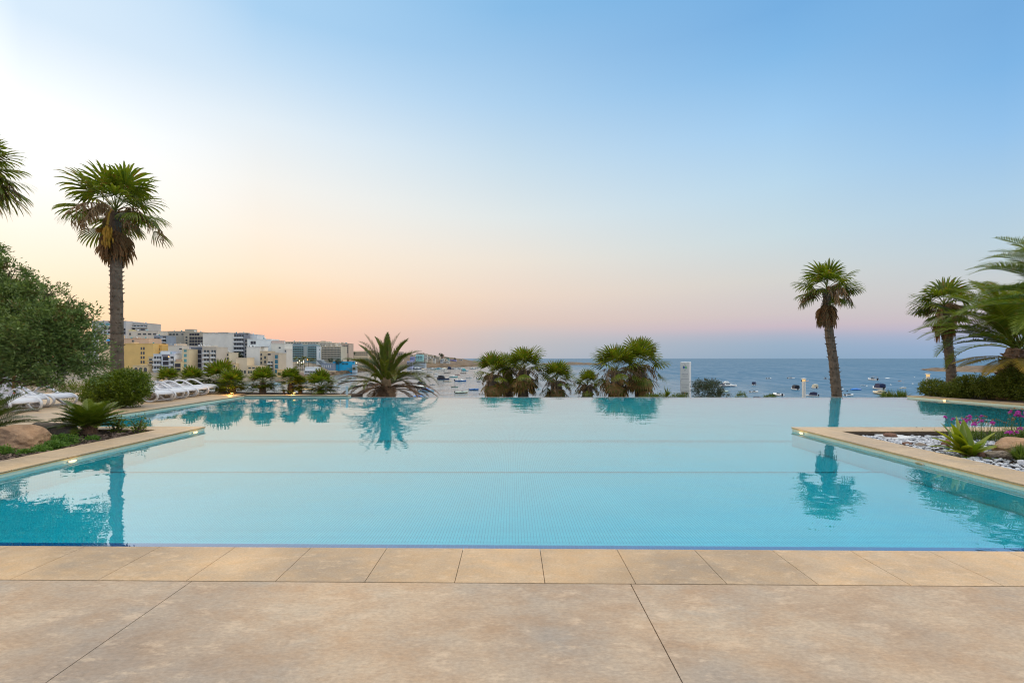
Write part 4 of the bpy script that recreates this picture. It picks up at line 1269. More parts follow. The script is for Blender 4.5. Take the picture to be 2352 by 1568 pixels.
# uplights under the dwarf palms
for px, py, D, lab in ((533, 905, 18.15, 'glowing orange uplight under the dwarf fan palm right of the loungers'), (676, 905, 18.25, 'glowing yellow uplight at the foot of the thin-trunked dwarf fan palm')):
    b = at(px, py, D); b.z = .045
    o = empty('uplight', b, lab, 'garden light', 'uplights along the left coping')
    mb = MB(); mb.lathe([(.055, 0), (.06, .06), (.05, .075)], (0, 0, 0), 14); mb.build('housing', paint((.06, .06, .06), .5), o)
    mb = MB(); mb.lathe([(.045, .076), (.04, .085)], (0, 0, 0), 14); mb.build('lens', emit((1.0, .55, .12), 5), o)
    l = bpy.data.lights.new('uplight_lamp', 'POINT'); l.energy = 9; l.color = (1, .52, .10); l.shadow_soft_size = 0
    lo = bpy.data.objects.new('uplight_lamp', l); COL.objects.link(lo); lo.parent = o; lo.location = (0, -.12, .16)

# lamps set in the pool walls
def walllamp(loc, nx, label, lit=True):
    o = empty('pool_lamp', loc, label, 'pool light', 'oval lamps in the pool walls')
    def oval(r, z, x): return [Vector((x * nx, math.cos(t) * r, math.sin(t) * z)) for t in [2 * math.pi * k / 20 for k in range(20)]]
    mb = MB(); mb.loft([oval(.075, .022, .001), oval(.075, .022, .010), oval(.062, .017, .012)], closed=True); mb.build('rim', paint((.5, .48, .42), .3, .05, 5, metal=.4), o)
    mb = MB(); mb.loft([oval(.061, .0165, .0125), oval(.045, .011, .016)], closed=True); mb.build('lens', LAMPY if lit else paint((.35, .30, .14), .3), o)
    if lit:
        l = bpy.data.lights.new('pool_lamp_bulb', 'POINT'); l.energy = .22; l.color = (1, .66, .22); l.shadow_soft_size = 0
        lo = bpy.data.objects.new('pool_lamp_bulb', l); COL.objects.link(lo); lo.parent = o; lo.location = (.10 * nx, 0, .02)


walllamp((-6.498, 6.72, -.012), 1, 'lit oval lamp in the left peninsula wall, casting a yellow glow')
walllamp((-6.498, 9.33, -.012), 1, 'lit oval lamp close to the tip of the left peninsula')
walllamp((5.868, 9.22, -.012), -1, 'lit oval lamp at the tip of the right peninsula')
walllamp((5.868, 6.55, -.012), -1, 'unlit dull oval lamp midway along the right peninsula wall', False)
walllamp((15.50, 16.3, .005), -1, 'lit oval lamp in the far right pool wall near the hedge corner')

# ------------------------------------------------------------------ rocks and planter details
def rock(name, label, loc, sx, sy, sz, mat, seed, cat='rock', group=None, rz=0.0, sub=4, facet=.22):
    import mathutils
    r_ = random.Random(seed)
    import bmesh
    bm = bmesh.new(); bmesh.ops.create_icosphere(bm, subdivisions=sub, radius=1)
    planes = []
    for _ in range(9):
        v = Vector((r_.gauss(0, 1), r_.gauss(0, 1), r_.gauss(0, 1))).normalized(); planes.append((v, r_.uniform(.62, .95)))
    for v in bm.verts:
        p = v.co.copy()
        for n_, d_ in planes:
            k = p.dot(n_)
            if k > d_: p -= n_ * (k - d_) * .85
        nz = mathutils.noise.fractal(p * 1.7 + Vector((seed, 0, 0)), 1.0, 2.0, 5) * facet * .6 + mathutils.noise.fractal(p * 6 + Vector((0, seed, 0)), 1.0, 2.0, 3) * .035
        p *= 1 + nz
        v.co = Vector((p.x * sx, p.y * sy, p.z * sz))
    me = bpy.data.meshes.new(name); bm.to_mesh(me); bm.free(); me.materials.append(mat)
    o = bpy.data.objects.new(name, me); COL.objects.link(o); o.location = loc; o.rotation_euler = (0, 0, rz)
    return tag(o, label, cat, group)


GR = 'rocks set in the planters'
rock('boulder', 'big tan boulder in the left planter at the picture edge', at(42, 1014, 7.55), .50, .36, .29, ROCKT, 3, 'rock', GR, R(-8))
rock('boulder', 'long grey boulder behind the tan one, beside the sago palm', at(118, 988, 8.75), .52, .30, .17, ROCKG, 8, 'rock', GR, R(-4))
rock('boulder', 'pinkish weathered boulder at the right edge of the pebble planter', at(2352, 1032, 7.0), .36, .30, .20, ROCKT, 14, 'rock', GR)
rock('stone', 'grey layered stone lying at the planter coping below the boulder', gnd(2290, 1053, -.03) + Vector((0, 0, .05)), .165, .11, .085, ROCKG, 21, 'rock', GR, R(-12))
rock('stone', 'brick-red stone next to the grey layered stone', gnd(2256, 1051, -.03) + Vector((0, 0, .03)), .085, .06, .055, ROCKB, 23, 'rock', GR, .2, 3)
rock('stone', 'round brown stone on the pebbles left of the broad-leaved plant', gnd(2173, 1024, -.03) + Vector((0, 0, .04)), .075, .07, .085, ROCKB, 25, 'rock', GR, 0, 3)
rock('stone', 'flat brown stone on the pebbles, left of the other flat one', gnd(2084, 1021, -.03) + Vector((0, 0, .02)), .095, .06, .035, ROCKB, 27, 'rock', GR, .1, 3)
rock('stone', 'flat olive-brown stone on the pebbles, nearer the round brown stone', gnd(2115, 1024, -.03) + Vector((0, 0, .02)), .10, .06, .035, ROCKG, 29, 'rock', GR, -.1, 3)
rock('stone', 'tilted brown stone leaning by the white slab near the planter wall', gnd(2045, 1006, -.03) + Vector((0, 0, .05)), .12, .10, .065, ROCKB, 31, 'rock', GR, .3, 3)
rock('stone', 'white round cobble beside the grass tuft at the right edge', gnd(2345, 1068, -.03) + Vector((0, 0, .03)), .06, .05, .05, PEB, 33, 'rock', GR, .3, 3)
mb = MB()
s0 = [gnd(x, y, -.03) for x, y in ((1990, 997), (2030, 997), (2105, 1008), (2060, 1012))]
mb.add([p + Vector((0, 0, -.02)) for p in s0] + [p + Vector((0, 0, .035)) for p in s0], [(0, 3, 2, 1), (4, 5, 6, 7), (0, 1, 5, 4), (1, 2, 6, 5), (2, 3, 7, 6), (3, 0, 4, 7)])
so_ = mb.build('stone_slab', paint((.62, .62, .62), .6, .1, 5, .2)); tag(so_, 'thin pale stone slab lying in the corner of the pebble planter', 'slab')
# drip hoses
DARKLEAF = paint((.06, .035, .025), .8)
HOSE = paint((.015, .015, .018), .5)
for pts, lab in (([(2140, 1036), (2175, 1033), (2200, 1033), (2240, 1035)], 'black irrigation hose with green joint in front of the broad-leaved plant'), ([(2255, 1035), (2300, 1037), (2325, 1040), (2370, 1043)], 'black irrigation hose running behind the grey layered stone'), ([(2262, 1026), (2300, 1024), (2330, 1026), (2370, 1030)], 'thin black irrigation hose at the back, ending at the pinkish boulder')):
    P = [gnd(x, y, -.02) + Vector((0, 0, .025)) for x, y in pts]
    o = empty('drip_hose', P[0], lab, 'hose', 'drip hoses on the pebbles')
    mb = MB(); mb.tube([p - P[0] for p in smooth_curve(P, 6)], .010, 8); mb.build('pipe', HOSE, o, True)
    mb = MB(); mb.tube([(P[1] - P[0]) - Vector((.04, 0, 0)), (P[1] - P[0]) + Vector((.04, 0, .004))], .016, 8); mb.build('joint', paint((.02, .12, .06), .5) if 'green' in lab else HOSE, o)
# dry leaf scraps on the right coping
for k, (px, py) in enumerate(((2105, 981.5), (2118, 985), (2146, 984.5), (2290, 985), (2084, 993), (2108, 997), (2176, 1009), (2190, 1017), (2242, 1031), (2256, 1034), (2400, 1066), (2460, 1090))):
    p = gnd(px, py, .0655) if px < 2392 else gnd(2310, 1056, .0655)
    mb = MB(); l = rnd.uniform(.012, .022); a = rnd.uniform(0, 6.28); c_, s_ = math.cos(a), math.sin(a)
    mb.add([(c_ * x - s_ * y, s_ * x + c_ * y, z) for x, y, z in ((-l, 0, 0), (0, -l * .5, .004), (l, 0, .009), (0, l * .5, .005), (0, 0, .012))], [(0, 1, 4), (1, 2, 4), (2, 3, 4), (3, 0, 4)])
    if px < 2392: tag(mb.build('dry_leaf', DARKLEAF, None, False, p), 'tiny dark leaf scrap lying on the coping of the pebble planter', 'leaf', 'leaf scraps on the right coping')
# pebbles: uncountable
import bmesh as _bm
def pebbles(name, region, n, z, r0, r1, mat, seed):
    r_ = random.Random(seed)
    bm = _bm.new(); _bm.ops.create_icosphere(bm, subdivisions=2, radius=1)
    V = [v.co.copy() for v in bm.verts]; Fc = [tuple(v.index for v in f.verts) for f in bm.faces]; bm.free()
    mb = MB()
    for _ in range(n):
        x, y = region(r_)
        s = r_.uniform(r0, r1) * (1.5 if r_.random() < .06 else 1); sx, sy, sz = s * r_.uniform(.9, 1.5), s * r_.uniform(.7, 1.1), s * r_.uniform(.45, .75)
        a = r_.uniform(0, 6.28); ca, sa = math.cos(a), math.sin(a); tl = r_.uniform(-.4, .4); zz = z + r_.uniform(-.3, 1.0) * s * .8
        mb.add([(x + v.x * sx * ca - v.y * sy * sa, y + v.x * sx * sa + v.y * sy * ca, zz + v.z * sz + v.x * sx * tl) for v in V], Fc)
    o = mb.build(name, mat, None, True)
    return tag(o, None, None, None, 'stuff')
po = pebbles('pebbles', lambda r: (lambda y: (r.uniform(6.50, 6.55 + max(.4, (9.1 - y) * .2 + 3.2)), y))(r.uniform(5.0, 8.97)), 6500, -.035, .013, .032, PEB, 2)
po['label'] = 'bed of smooth white pebbles filling the right planter'
# bark chips in the left planter
def chipmb():
    r_ = random.Random(6); mb = MB()
    for _ in range(2600):
        x, y = r_.uniform(-10.0, -7.22), r_.uniform(5.2, 9.15)
        c = Vector((x, y, .025 + r_.uniform(0, .02))); a = r_.uniform(0, 6.28); l = r_.uniform(.015, .06); w = l * r_.uniform(.2, .5)
        d = Vector((math.cos(a), math.sin(a), r_.uniform(-.3, .5))) * l; s = Vector((-math.sin(a), math.cos(a), r_.uniform(-.3, .3))) * w; h = Vector((0, 0, .006))
        mb.add([c - d - s, c + d - s, c + d + s, c - d + s, c - d - s + h, c + d - s + h, c + d + s + h, c - d + s + h], [(0, 3, 2, 1), (4, 5, 6, 7), (0, 1, 5, 4), (1, 2, 6, 5), (2, 3, 7, 6), (3, 0, 4, 7)])
    return mb
co = chipmb().build('bark_chips', paint((.14, .095, .07), .9, .3, 9, island=.5)); tag(co, 'dark bark chips and dry bits covering the left planter soil', None, None, 'stuff')

# ------------------------------------------------------------------ sign pylon and bollard lights
SD = 34.0
b = at(1573, 915, SD); b.z = -4.6
o = empty('sign_pylon', b, 'tall white hotel sign pylon with diamond logo beyond the infinity edge', 'sign')
o.rotation_euler = (0, 0, R(-30))
m_ = SD / F
def zl(py): return H - (py - HY) * m_ - b.z
xl, xr = -11 * m_ + .03, 9 * m_ + .03
SIGNW = paint((.78, .78, .78), .4, .04, 1)
mb = MB(); mb.box(xl, 0, 0, xr, .75, zl(831)); bo = mb.build('panel', SIGNW, o); bv = bo.modifiers.new('b', 'BEVEL'); bv.width = .03; bv.segments = 2
GREYL = paint((.35, .37, .42), .5, .02)
for py in (870.5, 883, 897, 909):
    mb = MB(); mb.box(xl + .01, -.004, zl(py) - .012, xr - .01, .0, zl(py) + .012); mb.build('groove', GREYL, o)
cx_, cz_ = (xl + xr) / 2, zl(843.5)
mb = MB()
w_, h_ = 4.6 * m_, 8.0 * m_
Pd = [(0, h_), (w_, 0), (0, -h_), (-w_, 0)]
for i in range(4):
    a_, c_ = Pd[i], Pd[(i + 1) % 4]
    mb.tube([(cx_ + a_[0], -.006, cz_ + a_[1]), (cx_ + c_[0], -.006, cz_ + c_[1])], .011, 4)
mb.build('logo_outline', paint((.42, .45, .42), .5, .02), o)
for sx, colr in ((-1, (.02, .10, .45)), (1, (.20, .62, .25))):
    mb = MB(); c0 = cx_ + sx * 2.2 * m_
    mb.add([(c0 + math.cos(t) * 2.0 * m_, -.008 - .001 * (sx + 1), cz_ + math.sin(t) * 3.0 * m_) for t in [2 * math.pi * k / 16 for k in range(16)]], [tuple(range(15, -1, -1))])
    mb.build('logo_dot', paint(colr, .5, .02), o)


def text(body, size, loc, mat, parent):
    cu = bpy.data.curves.new('lettering', 'FONT'); cu.body = body; cu.size = size; cu.align_x = 'CENTER'; cu.extrude = .002
    cu.materials.append(mat)
    tt = bpy.data.objects.new('lettering', cu); COL.objects.link(tt); bpy.context.view_layer.update()
    me = bpy.data.meshes.new_from_object(tt.evaluated_get(bpy.context.evaluated_depsgraph_get())); bpy.data.objects.remove(tt)
    t = bpy.data.objects.new('lettering', me); COL.objects.link(t); t.parent = parent; t.location = loc; t.rotation_euler = (R(90), 0, 0)
    return t


text('SALINI', 4.6 * m_, (cx_, -.005, zl(860.5)), GREYL, o)
text('RESORT', 2.6 * m_, (cx_, -.005, zl(865)), GREYL, o)
text('SALINI', 3.6 * m_, (cx_, -.005, zl(890.5)), GREYL, o)
# smudged blue lettering with an orange middle: strokes only
BLU = paint((.05, .03, .45), .5, .02)
for k in range(7):
    mb = MB(); x0 = cx_ + (-7.5 + 2.15 * k) * m_
    mb.box(x0, -.006, zl(904.5), x0 + 1.5 * m_, -.001, zl(900.6 + .4 * (k % 2))); mb.build('lettering', paint((.75, .28, .05), .5, .02) if k == 3 else BLU, o)

for px, ptop, pbot, D, lab in ((1846, 868, 912, 27, 'slim white bollard light behind the infinity edge, left of the leaning palm'), (2131, 857, 889, 22, 'slim white bollard light glowing above the hedge corner')):
    t = at(px, ptop, D); b = at(px, pbot, D); b.z -= .6
    o = empty('bollard_light', b, lab, 'bollard light', 'white bollard lights')
    hh = t.z - b.z; rr = 4.2 * D / F
    mb = MB(); mb.lathe([(rr * .9, 0), (rr * .9, hh - 8 * D / F)], (0, 0, 0), 16); mb.build('post', paint((.72, .72, .72), .4, .04), o)
    mb = MB(); mb.lathe([(rr * .8, hh - 8 * D / F + .001), (rr * .8, hh - 2.5 * D / F)], (0, 0, 0), 16); mb.build('lens', emit((1.0, .66, .28), .9), o)
    mb = MB(); mb.lathe([(rr * 1.25, hh - 2.4 * D / F), (rr * 1.25, hh - 1 * D / F), (rr * .5, hh)], (0, 0, 0), 16); mb.build('cap', paint((.66, .64, .62), .4, .04), o)
# ================================================================== the bay: boats, town, headland
SRC = {'A': (826.9, 780.9, .10156), 'B': (1047.4, 790.1, .10156), 'C': (1635.4, 845.25, .125), 'D': (1874.25, 808.5, .11328), 'L': (716.6, 863.6, .046875), 'Z2': (202.1, 716.6, .15625),
       'Z3': (514.5, 735.0, .15625), 'Z4': (753.4, 753.4, .1953), 'Z5': (1056.6, 753.4, .2149), 'K': (643.1, 771.75, .10156), 'P': (0, 0, 1)}


def pxy(src, x, y):
    a, b, k = SRC[src]
    return a + x * k, b + y * k


BC = {'white': (.86, .86, .84), 'cream': (.66, .58, .42), 'navy': (.012, .02, .07), 'black': (.012, .012, .02), 'blue': (.03, .14, .42), 'sky': (.30, .52, .66), 'turq': (.12, .48, .50), 'green': (.16, .32, .24), 'pale': (.50, .60, .50), 'grey': (.42, .44, .47),
      'tan': (.55, .42, .25), 'brown': (.18, .10, .06), 'red': (.45, .08, .05), 'pink': (.62, .40, .42), 'bright': (.015, .18, .60), 'orange': (.7, .25, .08)}
def bp(c): return paint(BC[c], .35, .05, 1.5, name='boat_' + c)
GLASS = paint((.03, .05, .06), .12, .05, 1, name='dark_glass')


def boat(src, x, y, span, kind, hull, top, head, label):
    px, py = pxy(src, x, y); k = SRC[src][2]
    p = gnd(px, py, SEA); D = p.y
    h = R(head)
    L_ = span * k * D / F / max(.42, abs(math.cos(h)) + .30 * abs(math.sin(h)))
    L_ = max(2.8, min(L_ * (1.0 if kind == 'cruiser' else 1.22), 13))
    s = L_ / 6.0
    o = empty('boat', p, label, 'boat', 'boats moored in the bay', h)
    B = 1.1 * s * (1.25 if L_ < 5 else 1)
    # hull
    mb = MB(); rings = []
    for u, w, zk, zs in ((-1, .80, -.25, .50), (-.6, .96, -.28, .50), (0, 1, -.3, .54), (.45, .82, -.28, .62), (.78, .45, -.2, .72), (1, .03, .25, .84)):
        X = u * 3 * s
        rings.append([Vector((X, -B * w, zs * s)), Vector((X, -B * w * .86, .08 * s)), Vector((X, 0, zk * s)), Vector((X, B * w * .86, .08 * s)), Vector((X, B * w, zs * s))])
    mb.loft(rings, cap=False); mb.add(rings[0], [(0, 1, 2, 3, 4)])
    mb.build('hull', bp(hull), o)
    mb = MB(); dk = []
    for u, w, zs in ((-1, .78, .49), (-.6, .94, .49), (0, .98, .53), (.45, .80, .61), (.78, .43, .71), (.98, .03, .82)):
        X = u * 3 * s; dk.append([Vector((X, -B * w, zs * s)), Vector((X, 0, (zs + .06) * s)), Vector((X, B * w, zs * s))])
    mb.loft(dk, cap=False); mb.build('deck', bp('white' if hull not in ('cream', 'pale') else hull), o)
    def cockpit():
        mb = MB(); mb.box(-2.6 * s, -B * .72, .52 * s, .1 * s, B * .72, .60 * s); mb.build('cockpit', bp('grey' if top != 'grey' else 'brown'), o)
    def screen():
        mb = MB(); mb.loft([[Vector((.15 * s, -B * .72, .58 * s)), Vector((.9 * s, 0, .64 * s)), Vector((.15 * s, B * .72, .58 * s))], [Vector((-.2 * s, -B * .62, 1.0 * s)), Vector((.45 * s, 0, 1.06 * s)), Vector((-.2 * s, B * .62, 1.0 * s))]], cap=False); mb.build('windshield', GLASS, o)
    def engine():
        mb = MB(); mb.box(-3.45 * s, -.22 * s, .3 * s, -2.98 * s, .22 * s, 1.05 * s); mb.box(-3.3 * s, -.08 * s, -.4 * s, -3.1 * s, .08 * s, .3 * s); mb.build('outboard_motor', bp('black'), o)
    if kind in ('open', 'rib'): cockpit(); screen(); engine()
    if kind == 'rib':
        mb = MB()
        for sg in (-1, 1):
            mb.tube([(-3.1 * s, sg * B * .9, .5 * s), (0, sg * B * 1.0, .52 * s), (1.6 * s, sg * B * .78, .6 * s), (2.6 * s, sg * B * .35, .75 * s), (3.05 * s, 0, .85 * s)], [.2 * s, .26 * s, .26 * s, .24 * s, .2 * s], 8)
        mb.build('tube', bp(top), o)
    if kind == 'canopy':
        cockpit(); screen()
        mb = MB(); rg = []
        for u, z in ((-2.6, 2.0), (-1.3, 2.25), (.1, 1.95), (.65, 1.1)):
            rg.append([Vector((u * s, -B * .9, .58 * s)), Vector((u * s, -B * .82, (z - .12) * s)), Vector((u * s, 0, z * s)), Vector((u * s, B * .82, (z - .12) * s)), Vector((u * s, B * .9, .58 * s))])
        mb.loft(rg, cap=False); mb.add(rg[0], [(0, 1, 2, 3, 4)]); mb.build('canopy', bp(top), o); engine()
    if kind == 'bimini':
        cockpit(); screen(); engine()
        mb = MB(); mb.box(-2.0 * s, -B * .85, 1.62 * s, -.2 * s, B * .85, 1.72 * s); mb.build('canopy', bp(top), o)
        for X in (-1.9, -.3):
            for sg in (-1, 1):
                mb = MB(); mb.tube([(X * s, sg * B * .8, .5 * s), (X * s, sg * B * .8, 1.62 * s)], .035 * s, 4); mb.build('canopy_post', STEEL, o)
    if kind == 'cover':
        mb = MB(); rg = []
        for u, w, z in ((-3.05, .8, .62), (-1.8, .98, .95), (-.2, 1.0, 1.12), (1.2, .72, .98), (2.5, .28, .86), (3.0, .05, .84)):
            rg.append([Vector((u * s, -B * w * 1.03, .46 * s)), Vector((u * s, -B * w * .6, (z - .1) * s)), Vector((u * s, 0, z * s)), Vector((u * s, B * w * .6, (z - .1) * s)), Vector((u * s, B * w * 1.03, .46 * s))])
        mb.loft(rg, cap=False); mb.add(rg[0], [(0, 1, 2, 3, 4)]); mb.build('cover', bp(top), o)
    if kind in ('cabin', 'cruiser'):
        mb = MB(); rg = []
        for X, z, w in ((-1.6, 1.35, .74), (.1, 1.4, .74), (.95, .95, .62), (1.7, .72, .4)):
            rg.append([Vector((X * s, -B * w, .56 * s)), Vector((X * s, -B * w * .88, z * s)), Vector((X * s, B * w * .88, z * s)), Vector((X * s, B * w, .56 * s))])
        mb.loft(rg, cap=False); mb.add(rg[0], [(0, 1, 2, 3)]); c = mb.build('cabin', bp(top), o)
        mb = MB(); mb.box(-1.2 * s, -B * .75, .92 * s, .3 * s, B * .75, 1.18 * s); mb.build('window', GLASS, c)
        cockpit()
        if kind == 'cruiser':
            mb = MB(); mb.box(-1.9 * s, -B * .7, 1.42 * s, .0, B * .7, 1.62 * s); mb.box(-1.2 * s, -B * .55, 1.62 * s, -.1 * s, B * .55, 1.95 * s); mb.build('flybridge', bp('white'), o)
            mb = MB(); mb.box(-2.4 * s, -B * .72, .6 * s, -1.62 * s, B * .72, 1.05 * s); mb.build('canopy', bp('navy'), o)
            mb = MB(); mb.box(-2.9 * s, -B * 1.005, .16 * s, 2.0 * s, B * 1.005, .24 * s); mb.build('stripe', bp('navy'), o)
        else:
            engine()
    if kind == 'sail':
        cockpit()
        mb = MB(); mb.box(-.6 * s, -B * .45, .58 * s, 1.0 * s, B * .45, .9 * s); mb.build('cabin', bp(top), o)
        mb = MB(); mb.tube([(.4 * s, 0, .5 * s), (.4 * s, 0, 8.5 * s)], [.07 * s, .05 * s], 6); mb.build('mast', bp('grey'), o)
        mb = MB(); mb.tube([(.35 * s, 0, 1.4 * s), (-2.4 * s, 0, 1.3 * s)], .07 * s, 6); mb.build('boom', bp(top), o)
    if kind == 'skiff':
        cockpit()
        for X in (-1.2, .6):
            mb = MB(); mb.box((X - .2) * s, -B * .9, .6 * s, (X + .2) * s, B * .9, .68 * s); mb.build('thwart', bp('brown'), o)
    return o


